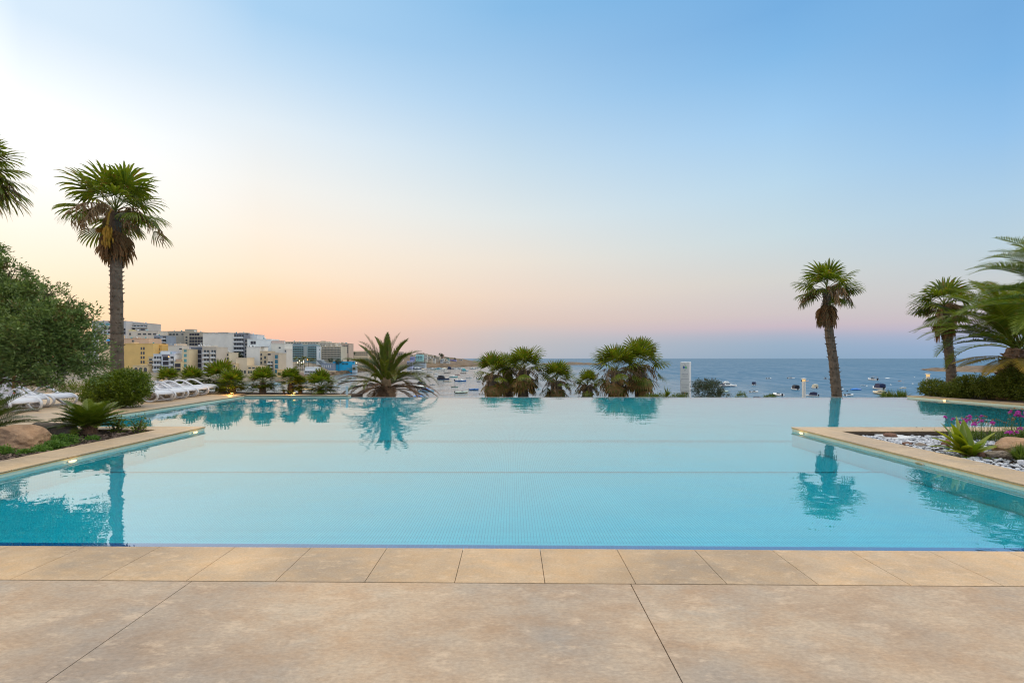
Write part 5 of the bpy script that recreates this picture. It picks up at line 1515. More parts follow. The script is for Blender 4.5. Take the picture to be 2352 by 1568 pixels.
BOATS = [
 ('A', 1890, 890, 225, 'canopy', 'navy', 'black', -6, 'dark navy speedboat with a black hood, biggest right of the date palm'),
 ('A', 1985, 940, 145, 'open', 'cream', 'grey', 8, 'small cream boat with tilted outboard just below the dark navy speedboat'),
 ('B', 105, 840, 215, 'cabin', 'blue', 'white', -4, 'blue-hulled motorboat with white deck, right of the dark navy speedboat'),
 ('A', 2115, 835, 160, 'sail', 'turq', 'white', 5, 'turquoise sailboat with a bare mast in the middle of the bay'),
 ('A', 1740, 825, 110, 'cover', 'grey', 'grey', 0, 'grey covered dinghy above the dark navy speedboat'),
 ('A', 1730, 770, 100, 'cabin', 'white', 'white', 10, 'small white cabin boat above the grey covered dinghy'),
 ('A', 1592, 727, 108, 'open', 'white', 'navy', 0, 'little white boat with a dark figure-like windshield near the palm top frond'),
 ('A', 1930, 703, 84, 'cabin', 'white', 'cream', -15, 'small white boat right above the dark flat rowing boat'),
 ('A', 1972, 742, 125, 'skiff', 'brown', 'brown', 4, 'dark flat rowing boat in the middle of the bay'),
 ('A', 2210, 787, 84, 'open', 'red', 'brown', 0, 'tiny dark red boat right of the turquoise mast'),
 ('A', 1310, 655, 180, 'cabin', 'navy', 'white', 0, 'long navy boat moored close under the rocky headland, nearest the date palm'),
 ('A', 1350, 682, 72, 'cover', 'white', 'white', 0, 'small white covered boat in front of the long navy one'),
 ('A', 1448, 667, 108, 'cover', 'pink', 'cream', 3, 'pinkish covered boat under the headland'),
 ('A', 1562, 668, 78, 'cabin', 'cream', 'white', 0, 'cream cabin boat in the far row, next to the pinkish one'),
 ('A', 1670, 674, 104, 'open', 'pale', 'white', 4, 'pale green open boat in the far row'),
 ('A', 1790, 657, 140, 'cabin', 'turq', 'sky', -3, 'turquoise and blue cabin boat in the far row'),
 ('A', 1600, 640, 110, 'open', 'grey', 'navy', 0, 'grey boat touching the headland rocks in the far row'),
 ('A', 1935, 643, 112, 'cover', 'cream', 'cream', 0, 'cream covered boat in the far row, left of a navy cabin boat'),
 ('A', 2050, 652, 122, 'canopy', 'navy', 'navy', 5, 'navy hooded boat at the right of the far row'),
 ('A', 2230, 646, 120, 'open', 'sky', 'white', 0, 'light blue open boat, end of the far row'),
 ('A', 2143, 1064, 126, 'open', 'green', 'grey', 0, 'lone green open boat in empty water right of the long palm frond'),
 ('B', 125, 1108, 240, 'rib', 'cream', 'pale', 10, 'big pale inflatable boat with black outboard, nearest in the open water'),
 ('A', 1500, 1160, 300, 'cabin', 'sky', 'blue', -5, 'blue and white boat with blue covers beside the palm frond tip'),
 ('A', 1375, 1066, 205, 'cover', 'pale', 'white', 0, 'white covered boat with green hull above the blue and white boat'),
 ('A', 1395, 993, 145, 'canopy', 'green', 'black', 0, 'dark green hooded boat behind the curved palm frond'),
 ('A', 1640, 1012, 100, 'open', 'grey', 'white', -5, 'grey-white boat under the drooping tip of the long palm frond'),
 ('A', 1345, 1293, 230, 'cover', 'sky', 'bright', 0, 'bright blue and white boat cut by the pool edge right of the date palm'),
 ('A', 1090, 778, 120, 'cabin', 'white', 'white', 8, 'white cabin boat seen between two right-hand palm fronds'),
 ('A', 960, 800, 100, 'skiff', 'brown', 'brown', 0, 'brown rowing boat seen through the right-hand palm fronds'),
 ('A', 175, 800, 95, 'bimini', 'white', 'black', -40, 'boat with a dark sunshade seen through the left-hand palm fronds'),
 ('A', 1560, 835, 110, 'canopy', 'brown', 'brown', 0, 'brown hooded boat behind the tip of the arching frond'),
 ('L', 1450, 335, 285, 'rib', 'grey', 'grey', 4, 'grey inflatable with black outboard, left of the date palm'),
 ('L', 1650, 248, 330, 'rib', 'pale', 'grey', 4, 'grey-green inflatable right behind the grey one'),
 ('L', 1840, 80, 240, 'skiff', 'brown', 'brown', 0, 'flat dark boat farthest of those left of the date palm'),
 ('L', 2060, 125, 250, 'cover', 'grey', 'sky', 8, 'pale covered boat beside the left-hand brown fronds'),
 ('L', 2170, 500, 400, 'skiff', 'green', 'grey', 3, 'sea-green rowing boat behind the left-hand brown fronds'),
 ('L', 1190, 505, 300, 'cover', 'blue', 'sky', -4, 'blue covered boat above the guard rail'),
 ('L', 1255, 690, 250, 'open', 'white', 'grey', 50, 'white round boat right behind the guard rail'),
 ('Z3', 1205, 922, 110, 'cover', 'grey', 'grey', 0, 'grey covered boat near the rock ledges, between two dwarf palms'),
 ('Z3', 780, 948, 110, 'cover', 'sky', 'sky', 5, 'pale blue covered boat left of the thin-trunked dwarf palm'),
 ('Z3', 745, 1032, 92, 'open', 'white', 'blue', -10, 'white boat with blue seats close behind the railing'),
 ('Z3', 1010, 1010, 90, 'open', 'white', 'red', 60, 'white boat seen between the twin dwarf palms over the uplight'),
 ('Z3', 345, 950, 80, 'skiff', 'sky', 'grey', 0, 'pale skiff in the shaded water left of the tiered dwarf palm'),
 ('Z3', 360, 1003, 140, 'cover', 'grey', 'white', 0, 'grey-white boat low beside the first uplight'),
 ('B', 205, 605, 130, 'canopy', 'sky', 'turq', 12, 'light boat with a turquoise hood, between the bay and the squat fan palm'),
 ('B', 470, 637, 104, 'cover', 'white', 'white', 0, 'white covered boat left of the squat fan palm'),
 ('B', 162, 662, 116, 'skiff', 'brown', 'brown', 2, 'long dark flat boat below the turquoise-hooded one'),
 ('B', 300, 768, 112, 'open', 'white', 'navy', 3, 'white motorboat with dark outboard, left of the squat fan palm'),
 ('B', 575, 783, 175, 'bimini', 'white', 'navy', 5, 'white motorboat with dark sunshade touching the squat fan palm'),
 ('B', 405, 1037, 175, 'rib', 'blue', 'blue', 4, 'blue inflatable with orange seat close to the squat fan palm'),
 ('B', 600, 1130, 120, 'open', 'white', 'grey', 40, 'white bow poking out below the squat fan palm'),
 ('B', 512, 850, 60, 'cover', 'navy', 'navy', 0, 'small dark blue boat half behind the squat fan palm'),
 ('B', 385, 560, 110, 'cabin', 'grey', 'white', 0, 'grey-white cabin boat in the far row left of the squat palm'),
 ('B', 485, 537, 80, 'open', 'sky', 'white', 0, 'pale boat at the far right end of the moored row'),
 ('B', 1822, 833, 120, 'open', 'white', 'grey', 8, 'white boat right of the tall bright fan palm'),
 ('B', 1895, 667, 90, 'sail', 'navy', 'grey', 0, 'navy sailboat right of the tall bright fan palm'),
 ('B', 1930, 803, 76, 'skiff', 'navy', 'brown', 0, 'dark skiff beside the white boat right of the tall bright palm'),
 ('B', 2122, 527, 64, 'open', 'brown', 'black', 0, 'tiny dark boat alone below the islet'),
 ('B', 1950, 550, 105, 'cabin', 'white', 'navy', 4, 'white and navy boat under the left end of the islet'),
 ('B', 1880, 1022, 110, 'cover', 'white', 'sky', 0, 'white covered boat by the lone low fan palm'),
 ('B', 1775, 470, 60, 'sail', 'brown', 'grey', 0, 'far sailboat whose mast stands up beside the tall bright fan palm'),
 ('Z5', 1200, 521, 52, 'open', 'white', 'sky', 3, 'white boat in the gap between the lone palm and the big pair'),
 ('Z5', 2032, 565, 60, 'canopy', 'turq', 'navy', -15, 'boat with a navy hood right of the big pair of palms'),
 ('Z5', 2010, 707, 80, 'cabin', 'white', 'white', 10, 'white boat with brown cabin door low beside the big palm pair'),
 ('C', 300, 338, 300, 'cruiser', 'white', 'white', -4, 'white two-deck motor cruiser right of the big dark shrub'),
 ('C', 780, 308, 125, 'canopy', 'white', 'navy', 48, 'white boat with a square navy hood right of the cruiser'),
 ('C', 1045, 197, 100, 'open', 'white', 'brown', 20, 'small white open boat far out, in the middle of the right-hand boats'),
 ('C', 1455, 192, 112, 'bimini', 'white', 'black', 8, 'white boat with low dark top, far out left of the bollard light'),
 ('C', 1712, 243, 118, 'open', 'pink', 'white', 6, 'pinkish-white boat hidden behind the bollard light'),
 ('C', 2082, 200, 80, 'bimini', 'grey', 'navy', 60, 'little boat with dark arch just left of the leaning palm'),
 ('C', 1517, 392, 96, 'canopy', 'white', 'black', 80, 'black-hooded boat seen from the stern, left of the bollard light'),
 ('C', 1878, 368, 96, 'canopy', 'white', 'cream', 75, 'cream-hooded boat seen from the stern, right of the bollard light'),
 ('C', 1815, 512, 175, 'canopy', 'white', 'navy', 140, 'large white speedboat with navy hood beside the bollard light foot'),
 ('C', 222, 442, 130, 'rib', 'pale', 'pale', 4, 'pale inflatable below the cruiser, at the dark shrub edge'),
 ('C', 520, 502, 110, 'cover', 'white', 'black', -6, 'boat with a dark pointed cover beside the green tuft'),
 ('C', 775, 443, 150, 'open', 'white', 'brown', 14, 'white open motorboat with brown seats above the green tuft'),
 ('C', 1210, 503, 92, 'rib', 'white', 'white', 88, 'white inflatable seen from the stern, low in the water centre'),
 ('C', 828, 537, 50, 'cover', 'navy', 'navy', 0, 'dark blue scrap of a boat just behind the pool edge, right of the green tuft'),
 ('D', 1145, 566, 92, 'bimini', 'white', 'brown', 85, 'white boat with thin arch seen from the stern, right of the leaning palm'),
 ('D', 1452, 538, 74, 'cover', 'white', 'white', 0, 'small white boat farthest out on the right'),
 ('D', 1700, 592, 92, 'open', 'pink', 'red', 35, 'pink-striped little boat near the thin mast'),
 ('D', 1772, 732, 115, 'sail', 'cream', 'white', 10, 'white covered boat with a thin tall mast, far right'),
 ('D', 952, 682, 78, 'open', 'white', 'green', 170, 'small white boat with green front, above the bright blue covered boat'),
 ('D', 815, 768, 185, 'cover', 'bright', 'bright', 4, 'boat under a bright blue tarpaulin right of the leaning palm'),
 ('D', 1255, 748, 132, 'canopy', 'white', 'navy', 80, 'square navy-hooded boat seen from the stern, above two tan boats'),
 ('D', 1318, 802, 160, 'cover', 'pale', 'tan', 0, 'tan-covered boat just below the square navy-hooded one'),
 ('D', 1280, 848, 112, 'rib', 'cream', 'cream', 85, 'cream inflatable seen from the stern in front of the tan-covered boat'),
 ('D', 670, 882, 200, 'open', 'white', 'tan', 20, 'white boat partly hidden at the foot of the leaning palm'),
]
for b_ in BOATS: boat(*b_)
for zx, zy in ((1240, 645), (1480, 645), (1700, 648), (1850, 662), (1910, 656), (2140, 645), (2170, 662), (2290, 655), (2320, 640), (1630, 652)):
    boat('A', zx, zy, 84, 'cabin', 'white', 'white', (zx % 5) * 4 - 8, 'small white boat packed into the far moored row under the headland')
# mooring buoys
for i, (sx, sy, lab) in enumerate(((1030, 690, 'white buoy right of the small green-fronted boat'), (1512, 665, 'white buoy between the navy-hooded boat and the thin mast'), (1960, 645, 'white buoy right of the thin-masted boat'), (1995, 510, 'white buoy far out at the right'), (630, 795, 'dark buoy left of the bright blue boat'), (545, 755, 'white buoy beside the leaning palm trunk'))):
    p = gnd(*pxy('D', sx, sy), SEA)
    mb = MB(); mb.lathe([(.05, -.3), (.3, -.1), (.36, .1), (.26, .34), (.08, .44), (.06, .6)], (0, 0, 0), 10)
    tag(mb.build('mooring_buoy', bp('black' if 'dark' in lab else 'white'), None, True, p), lab, 'buoy', 'mooring buoys')

# ------------------------------------------------------------------ buildings
WIN = paint((.06, .075, .09), .2, .2, .5, name='window_glass')
WINB = paint((.03, .16, .24), .18, .2, .5, name='blue_glass')
WINT = paint((.10, .32, .36), .18, .2, .5, name='teal_glass')
DARKO = paint((.035, .035, .05), .8, .2, .5, name='dark_opening')
FRAMEW = paint((.62, .62, .60), .6, .05, 1, name='frame_white')
BALW = paint((.66, .68, .70), .6, .05, .4, name='balcony_white')
WT = {'win': WIN, 'blue': WINB, 'teal': WINT, 'dark': DARKO}


def wallmat(c): return paint(tuple(min(.8, v * 1.18) for v in c), .85, .10, .12, .2, name='plaster')


def building(label, src, x0, y0, x1, y1, D, col, zones=(), depth=14, roofs=(), drop=6.0, name='apartment_building', cat='building', parapet=True):
    ax, ay = pxy(src, x0, y0); bx, by = pxy(src, x1, y1)
    P0, P1 = at(ax, by, D), at(bx, ay, D)
    zb, zt = P0.z - drop, P1.z
    base = Vector(((P0.x + P1.x) / 2, D, zb))
    o = empty(name, base, label, cat, 'buildings of the waterfront town')
    w = (P1.x - P0.x) / 2; h = zt - zb
    mb = MB(); mb.box(-w, 0, 0, w, depth, h); mb.build('wall', wallmat(col), o)
    if parapet:
        mb = MB(); mb.box(-w - .15, -.15, h + .003, w + .15, depth + .15, h + .45); mb.build('roof', wallmat(tuple(c * .92 for c in col)), o)
    m_ = D / F
    def loc(zx, zy):
        qx, qy = pxy(src, zx, zy); q = at(qx, qy, D); return q.x - base.x, q.z - zb
    for z in zones:
        kind, zx0, zy0, zx1, zy1, rows, cols = z[:7]
        opt = z[7] if len(z) > 7 else None
        lx0, lz1 = loc(zx0, zy0); lx1, lz0 = loc(zx1, zy1)
        if kind == 'panel':
            mb = MB(); mb.box(lx0, -.25, lz0, lx1, -.003, lz1); mb.build('wall_panel', wallmat(opt), o); continue
        if kind == 'awning':
            mb = MB(); mb.add([(lx0, 0, lz1), (lx1, 0, lz1), (lx1, -1.6, lz0), (lx0, -1.6, lz0), (lx0, 0, lz1 - .15), (lx1, 0, lz1 - .15), (lx1, -1.6, lz0 - .15), (lx0, -1.6, lz0 - .15)], [(0, 3, 2, 1), (4, 5, 6, 7), (0, 1, 5, 4), (1, 2, 6, 5), (2, 3, 7, 6), (3, 0, 4, 7)]); mb.build('awning', wallmat(opt), o); continue
        rh, cw = (lz1 - lz0) / rows, (lx1 - lx0) / cols
        for r_ in range(rows):
            zc = lz0 + rh * r_
            if kind.startswith('balc'):
                mb = MB(); mb.box(lx0 - .1, -1.3, zc, lx1 + .1, -.003, zc + .22); bs = mb.build('balcony', BALW if opt is None else wallmat(opt), o)
                mb = MB(); mb.box(lx0 - .1, -1.3, zc + .223, lx1 + .1, -1.24, zc + rh * .36); mb.build('railing', (WINT if kind == 'balct' else BALW if opt is None else wallmat(tuple(c * .9 for c in opt))), bs)
            for c_ in range(cols):
                xc = lx0 + cw * c_
                fx, f0, f1 = (.16, .24, .86) if not kind.startswith('balc') else (.10, .08, .88)
                if kind == 'slot': fx, f0, f1 = .06, .12, .92
                if kind == 'arch':
                    mb = MB(); n_ = 10; r0_ = cw * .34; zz = zc + rh * .55
                    pts = [(xc + cw * .5 - r0_, zc + rh * .05), (xc + cw * .5 + r0_, zc + rh * .05)] + [(xc + cw * .5 + r0_ * math.cos(math.pi * k / n_), zz + r0_ * math.sin(math.pi * k / n_)) for k in range(n_ + 1)]
                    mb.add([(a, -.06, b) for a, b in pts] + [(a, .02, b) for a, b in pts], [tuple(range(len(pts)))] + [(i, (i + 1) % len(pts), len(pts) + (i + 1) % len(pts), len(pts) + i) for i in range(len(pts))]); mb.build('window', WIN, o); continue
                mt = WT[opt] if isinstance(opt, str) else (DARKO if kind == 'slot' else WIN)
                mb = MB(); mb.box(xc + cw * fx, -.05, zc + rh * f0, xc + cw * (1 - fx), .05, zc + rh * f1); wn_ = mb.build('window', mt, o)
    if parapet and w > 4 and name == 'apartment_building':
        rr_ = random.Random(int(abs(x0) * 7 + y0))
        for _ in range(rr_.randint(2, 4)):
            tx, ty = rr_.uniform(-w * .85, w * .85), rr_.uniform(1.0, 5)
            mb = MB(); mb.lathe([(.55, h + .452), (.6, h + 1.2), (.5, h + 1.6), (.1, h + 1.7)], (tx, ty, 0), 10); mb.build('water_tank', rr_.choice((BALW, WINT, FRAMEW)), o, True)
        for _ in range(rr_.randint(1, 3)):
            tx, ty, ha = rr_.uniform(-w * .9, w * .9), rr_.uniform(.8, 4), rr_.uniform(1.6, 3.6)
            mb = MB(); mb.tube([(tx, ty, h + .452), (tx, ty, h + ha)], .07, 5); mb.tube([(tx - .6, ty, h + ha * .92), (tx + .6, ty, h + ha * .92)], .05, 4); mb.build('aerial', STEEL, o)
    for rx0, ry0, rx1, ry1, rc in roofs:
        a0, a1 = loc(rx0, ry0); b0_, _ = loc(rx1, ry1)
        mb = MB(); mb.box(a0, 1.2, h + (.46 if parapet else .003), b0_, 6, max(a1, h + .9)); mb.build('roof_house', wallmat(rc), o)
    return o


CRM, WHT, GRY, YEL, PCH, CON, BEI = (.50, .44, .33), (.62, .62, .60), (.36, .36, .38), (.62, .42, .16), (.58, .42, .26), (.36, .33, .28), (.52, .45, .33)
B_ = building
B_('long pale hotel block with stepped roof, behind the big fan palm trunk', 'Z2', 60, 135, 560, 620, 470, (.46, .45, .45), [('win', 150, 155, 340, 205, 1, 2, 'teal'), ('slot', 90, 270, 215, 315, 1, 1), ('win', 230, 215, 340, 330, 2, 2), ('slot', 520, 235, 555, 330, 2, 1)], 18)
B_('grey sloping-roofed wing of the pale hotel, right of the palm trunk', 'Z2', 562, 168, 880, 500, 478, (.42, .40, .38), [('slot', 575, 235, 700, 262, 1, 1), ('slot', 770, 245, 850, 270, 1, 1), ('balc', 565, 190, 870, 226, 1, 6)], 18, [(640, 150, 760, 168, (.42, .40, .38))])
B_('white block with long balconies, half hidden by the olive tree', 'Z2', -60, 330, 158, 760, 420, (.56, .55, .53), [('balc', -60, 325, 155, 600, 5, 4)], 14)
B_('peach building with a blue awning, left of the big palm trunk', 'Z2', 162, 340, 350, 780, 400, (.60, .46, .30), [('awning', 285, 398, 345, 425, 1, 1, (.02, .20, .45)), ('win', 180, 370, 270, 540, 3, 2), ('slot', 285, 430, 345, 500, 1, 1)], 14)
B_('tall plain yellow building with paired little windows, right of the palm trunk', 'Z2', 500, 470, 962, 900, 372, YEL, [('win', 770, 505, 840, 770, 4, 2)], 16, [(560, 440, 660, 470, (.5, .38, .25))])
B_('narrow yellow wing attached right of the plain yellow building', 'Z2', 968, 492, 1085, 760, 378, (.58, .37, .12), [('win', 990, 520, 1060, 640, 2, 2)], 12)
B_('pinkish rooftop storey over the yellow building', 'Z2', 505, 392, 900, 660, 395, (.58, .40, .28), [('win', 640, 405, 690, 450, 1, 1)], 14, [(640, 370, 700, 395, (.4, .3, .22))])
B_('wide cream building with few small windows above the yellow one', 'Z2', 585, 282, 1030, 640, 432, (.56, .50, .42), [('win', 720, 305, 1020, 345, 1, 4), ('win', 600, 300, 640, 350, 1, 1)], 14, [(585, 262, 640, 282, (.6, .5, .2))])
B_('blue-grey glass tower with white rounded balconies', 'Z2', 970, 352, 1155, 760, 415, (.22, .26, .32), [('balc', 970, 365, 1060, 505, 3, 2), ('balc', 1095, 350, 1155, 505, 3, 1)], 12)
B_('unfinished grey concrete building with open floors', 'Z2', 1030, 286, 1412, 700, 445, CON, [('win', 1190, 308, 1335, 350, 1, 3), ('slot', 1180, 355, 1275, 410, 1, 2), ('slot', 1180, 410, 1275, 465, 1, 2), ('slot', 1180, 465, 1275, 510, 1, 2), ('win', 1370, 310, 1410, 345, 1, 1)], 16)
B_('tall unfinished concrete block with stair tower and open frames', 'Z2', 1414, 300, 1692, 700, 440, (.38, .34, .27), [('win', 1430, 350, 1470, 480, 3, 1), ('slot', 1490, 310, 1640, 350, 1, 4), ('slot', 1490, 360, 1690, 495, 3, 5)], 16, [(1414, 250, 1545, 300, (.38, .34, .27))])
B_('white and blue front with stacked balconies at the water, left part of town', 'Z2', 965, 622, 1272, 930, 350, (.56, .60, .66), [('balc', 970, 640, 1085, 860, 3, 3), ('panel', 1090, 625, 1200, 650, 1, 1, (.20, .19, .24)), ('slot', 1095, 650, 1205, 855, 3, 1), ('balc', 1208, 640, 1268, 860, 3, 1), ('win', 1110, 875, 1240, 925, 1, 2)], 14, [(1050, 570, 1195, 622, (.60, .62, .64)), (1200, 572, 1280, 622, (.42, .46, .55))])
B_('low ornate cream house with arched windows', 'Z2', 660, 790, 890, 920, 352, (.58, .46, .28), [('arch', 672, 800, 880, 880, 1, 3)], 10, [(745, 770, 840, 790, (.58, .46, .28))], name='house', cat='house')
B_('narrow house with ragged balconies beside the arched one', 'Z2', 893, 665, 962, 920, 356, (.50, .42, .30), [('balc', 896, 680, 960, 820, 3, 1, (.46, .38, .26))], 10, name='house', cat='house')
B_('cream shell with two big dark openings next to the white and blue front', 'Z2', 1274, 735, 1372, 930, 349, (.58, .48, .30), [('slot', 1276, 750, 1368, 885, 2, 1), ('win', 1276, 890, 1368, 925, 1, 3)], 12, [(1280, 690, 1340, 735, (.42, .30, .22))])
B_('slim cream tower with a column of green bay windows', 'Z2', 1386, 552, 1486, 930, 352, (.60, .50, .33), [('win', 1402, 530, 1462, 900, 5, 1, 'teal')], 12)
B_('blank beige wall building behind the slim cream tower', 'Z2', 1180, 500, 1386, 760, 372, (.54, .49, .42), [('slot', 1340, 530, 1384, 555, 1, 1)], 12, [(1250, 465, 1380, 500, (.58, .46, .34))])
B_('purple-grey blank gable building with dark blue windows', 'Z2', 1488, 510, 1682, 930, 362, (.36, .35, .38), [('slot', 1602, 550, 1672, 885, 5, 1), ('panel', 1520, 520, 1680, 548, 1, 1, (.08, .10, .14))], 14)
B_('beige block with five rows of white balconies', 'Z2', 1684, 520, 1890, 930, 355, (.46, .41, .35), [('balc', 1700, 550, 1790, 870, 5, 2), ('balc', 1812, 550, 1885, 870, 5, 2)], 14, [(1660, 495, 1835, 520, (.50, .44, .36))])
B_('low cream block with three rows of windows below the great white wall', 'Z2', 1887, 600, 2080, 900, 368, (.60, .53, .40), [('win', 1890, 605, 2075, 655, 1, 3), ('win', 1890, 660, 2075, 712, 1, 5), ('win', 1890, 715, 2075, 768, 1, 5)], 12, [(1887, 580, 1960, 600, (.60, .53, .40))])
B_('tall building with a great blank white wall', 'Z2', 1690, 320, 2140, 900, 398, (.60, .58, .54), [], 16, [(1760, 298, 1860, 320, (.3, .27, .24)), (1900, 295, 2040, 320, (.25, .24, .22)), (2050, 300, 2130, 320, (.5, .46, .4))])
B_('dark grey block with rows of windows attached to the great white wall', 'Z2', 2143, 318, 2300, 900, 399, (.20, .21, .25), [('balc', 2146, 325, 2295, 760, 7, 4)], 14, [(2200, 300, 2330, 318, (.5, .45, .38))])
B_('narrow rough stone strip building right of the dark grey block', 'Z2', 2303, 395, 2350, 900, 400, (.30, .27, .24), [('win', 2305, 400, 2348, 700, 6, 1)], 12)
B_('white building with a stepped blank gable behind the dark block', 'Z3', 306, 218, 488, 700, 408, (.62, .64, .66), [('win', 312, 230, 350, 280, 1, 1)], 12)
B_('white apartment building with big dark windows near its roof', 'Z3', 345, 285, 690, 800, 384, (.64, .67, .68), [('slot', 390, 305, 470, 360, 1, 2), ('win', 365, 370, 455, 412, 1, 2), ('win', 345, 430, 365, 620, 4, 1, 'teal')], 14)
B_('white gable-walled building in front of the big-windowed one', 'Z3', 332, 402, 528, 860, 366, (.60, .59, .56), [], 12, [(445, 425, 600, 445, (.25, .25, .26))])
B_('brown-cream facade with narrow window bays next to the white gable', 'Z3', 530, 462, 640, 880, 366.5, (.48, .40, .28), [('win', 532, 480, 565, 780, 5, 1, 'win'), ('win', 585, 520, 625, 780, 4, 1)], 12)
B_('grey-white house front with dark stacked balconies beside the teal windows', 'Z3', 642, 490, 735, 880, 362, (.52, .45, .36), [('balc', 645, 600, 722, 800, 4, 2), ('slot', 640, 480, 690, 520, 1, 1)], 12)
B_('narrow beige house with one column of teal-blue windows', 'Z3', 737, 490, 806, 880, 360, (.50, .42, .32), [('slot', 746, 505, 796, 790, 4, 1, 'blue')], 12)
B_('big cream-white corner block standing over the shore road', 'Z3', 690, 348, 890, 880, 382, (.62, .60, .55), [('win', 800, 390, 840, 425, 1, 1)], 14, [(690, 300, 850, 348, (.48, .38, .34))])
B_('slim facade with many small balconies on the corner block side', 'Z3', 892, 430, 918, 880, 381, (.56, .52, .46), [('balc', 892, 440, 918, 780, 8, 1)], 10)
B_('small yellow kiosk house with a blue door by the water', 'Z2', 1482, 880, 1580, 965, 335, (.66, .48, .16), [('slot', 1505, 905, 1555, 945, 1, 1, 'blue'), ('panel', 1500, 945, 1600, 962, 1, 1, (.35, .05, .05))], 6, name='kiosk', cat='kiosk')
B_('white-roofed shop front next to the yellow kiosk', 'Z2', 1590, 885, 1720, 965, 338, (.50, .52, .55), [('slot', 1600, 905, 1710, 950, 1, 3)], 8, name='shop', cat='shop')
B_('low cream old house with a tall blank side, below the white gable', 'Z3', 180, 560, 340, 860, 352, (.60, .50, .36), [('win', 195, 730, 330, 800, 1, 3)], 10, name='house', cat='house')
B_('row of low old cream houses at the left of the blank-sided house', 'Z3', 20, 645, 178, 860, 349, (.56, .45, .29), [('win', 30, 660, 170, 700, 1, 4), ('win', 25, 730, 175, 800, 1, 4)], 10, [(60, 630, 110, 645, (.35, .25, .2))], name='house', cat='house')
B_('low old cream house with balconies, between blank-sided house and brown facade', 'Z3', 342, 680, 528, 880, 350, (.58, .47, .30), [('win', 350, 690, 520, 720, 1, 3), ('win', 348, 735, 525, 800, 1, 5)], 10, name='house', cat='house')
B_('little orange-cream house at the foot of the corner block', 'Z3', 780, 735, 845, 880, 345, (.62, .44, .20), [('slot', 790, 765, 835, 815, 1, 2)], 8, name='house', cat='house')
# the big hotels further along
B_('long blue-green glass hotel with stacked balconies', 'Z3', 868, 368, 1362, 640, 520, (.24, .33, .36),
   [('balct', 890, 385, 940, 580, 6, 2), ('panel', 945, 388, 1005, 600, 1, 1, (.30, .34, .34)), ('balct', 1010, 385, 1170, 580, 6, 5), ('panel', 1175, 388, 1228, 600, 1, 1, (.30, .34, .34)), ('balct', 1235, 385, 1358, 580, 6, 4)], 20, [(1010, 345, 1120, 368, (.2, .24, .28)), (1230, 350, 1330, 368, (.2, .24, .28))])
B_('flat cream roof block behind the glass hotel', 'Z3', 866, 322, 1400, 500, 545, (.50, .44, .34), [('win', 900, 330, 1390, 350, 1, 12)], 16)
B_('white windowless panel tower with small emblem at the left of the gridded hotel', 'Z3', 1362, 392, 1420, 640, 512, (.62, .66, .72), [('slot', 1400, 425, 1416, 442, 1, 1), ('slot', 1398, 470, 1406, 560, 7, 1, 'blue')], 16)
B_('beige hotel with a regular grid of small balconies', 'Z3', 1422, 388, 1722, 640, 514, (.52, .45, .34), [('balc', 1440, 398, 1716, 585, 6, 13, (.56, .49, .39))], 18)
B_('beige arcaded upper storeys behind the gridded hotel', 'Z3', 1395, 338, 1645, 560, 530, (.50, .44, .36), [('win', 1410, 345, 1640, 368, 1, 12), ('win', 1425, 370, 1640, 388, 1, 9)], 16, [(1415, 305, 1470, 338, (.5, .42, .32)), (1480, 315, 1530, 338, (.48, .42, .34))])
B_('pink-brown apartment block at the right end of the hotels', 'Z3', 1648, 348, 1838, 640, 560, (.50, .38, .30), [('win', 1740, 365, 1830, 490, 4, 4), ('slot', 1690, 370, 1720, 400, 1, 1), ('balc', 1650, 365, 1685, 480, 4, 1, (.5, .4, .3))], 16, [(1715, 325, 1745, 348, (.48, .40, .30))])
B_('bright turquoise lido building at the waterline below the gridded hotel', 'Z3', 1600, 615, 1880, 725, 505, (.02, .36, .62), [('slot', 1625, 625, 1700, 660, 1, 2, 'blue'), ('slot', 1730, 625, 1830, 660, 1, 2, 'blue')], 10, [(1840, 605, 1940, 625, (.5, .52, .55))], 3, 'lido', 'building')
B_('low blue-grey block with white columns under the gridded hotel', 'Z3', 1430, 640, 1610, 720, 498, (.22, .26, .34), [('panel', 1440 + 0, 660, 1448, 700, 1, 1, WHT), ('panel', 1470, 660, 1478, 700, 1, 1, WHT), ('panel', 1500, 660, 1508, 700, 1, 1, WHT), ('panel', 1530, 660, 1538, 700, 1, 1, WHT), ('panel', 1560, 660, 1568, 700, 1, 1, WHT)], 10, (), 4, 'pavilion', 'pavilion')
B_('two-deck white waterfront restaurant with lit front, on the rock ledge', 'Z3', 1180, 745, 1385, 830, 372, (.62, .62, .64), [('balc', 1185, 745, 1370, 790, 1, 8), ('slot', 1190, 775, 1370, 800, 1, 9, 'win')], 10, [(1180, 690, 1370, 745, (.60, .64, .72))], 3, 'restaurant', 'building')
B_('low pink terrace wall left of the white restaurant', 'Z3', 1095, 770, 1178, 830, 374, (.50, .36, .28), (), 5, (), 3, 'terrace_wall', 'wall', False)
B_('pale blue seaside hut at the right end of the turquoise lido', 'Z3', 1885, 660, 1935, 735, 500, (.40, .48, .55), [('slot', 1890, 690, 1930, 730, 1, 1)], 6, (), 3, 'hut', 'hut')
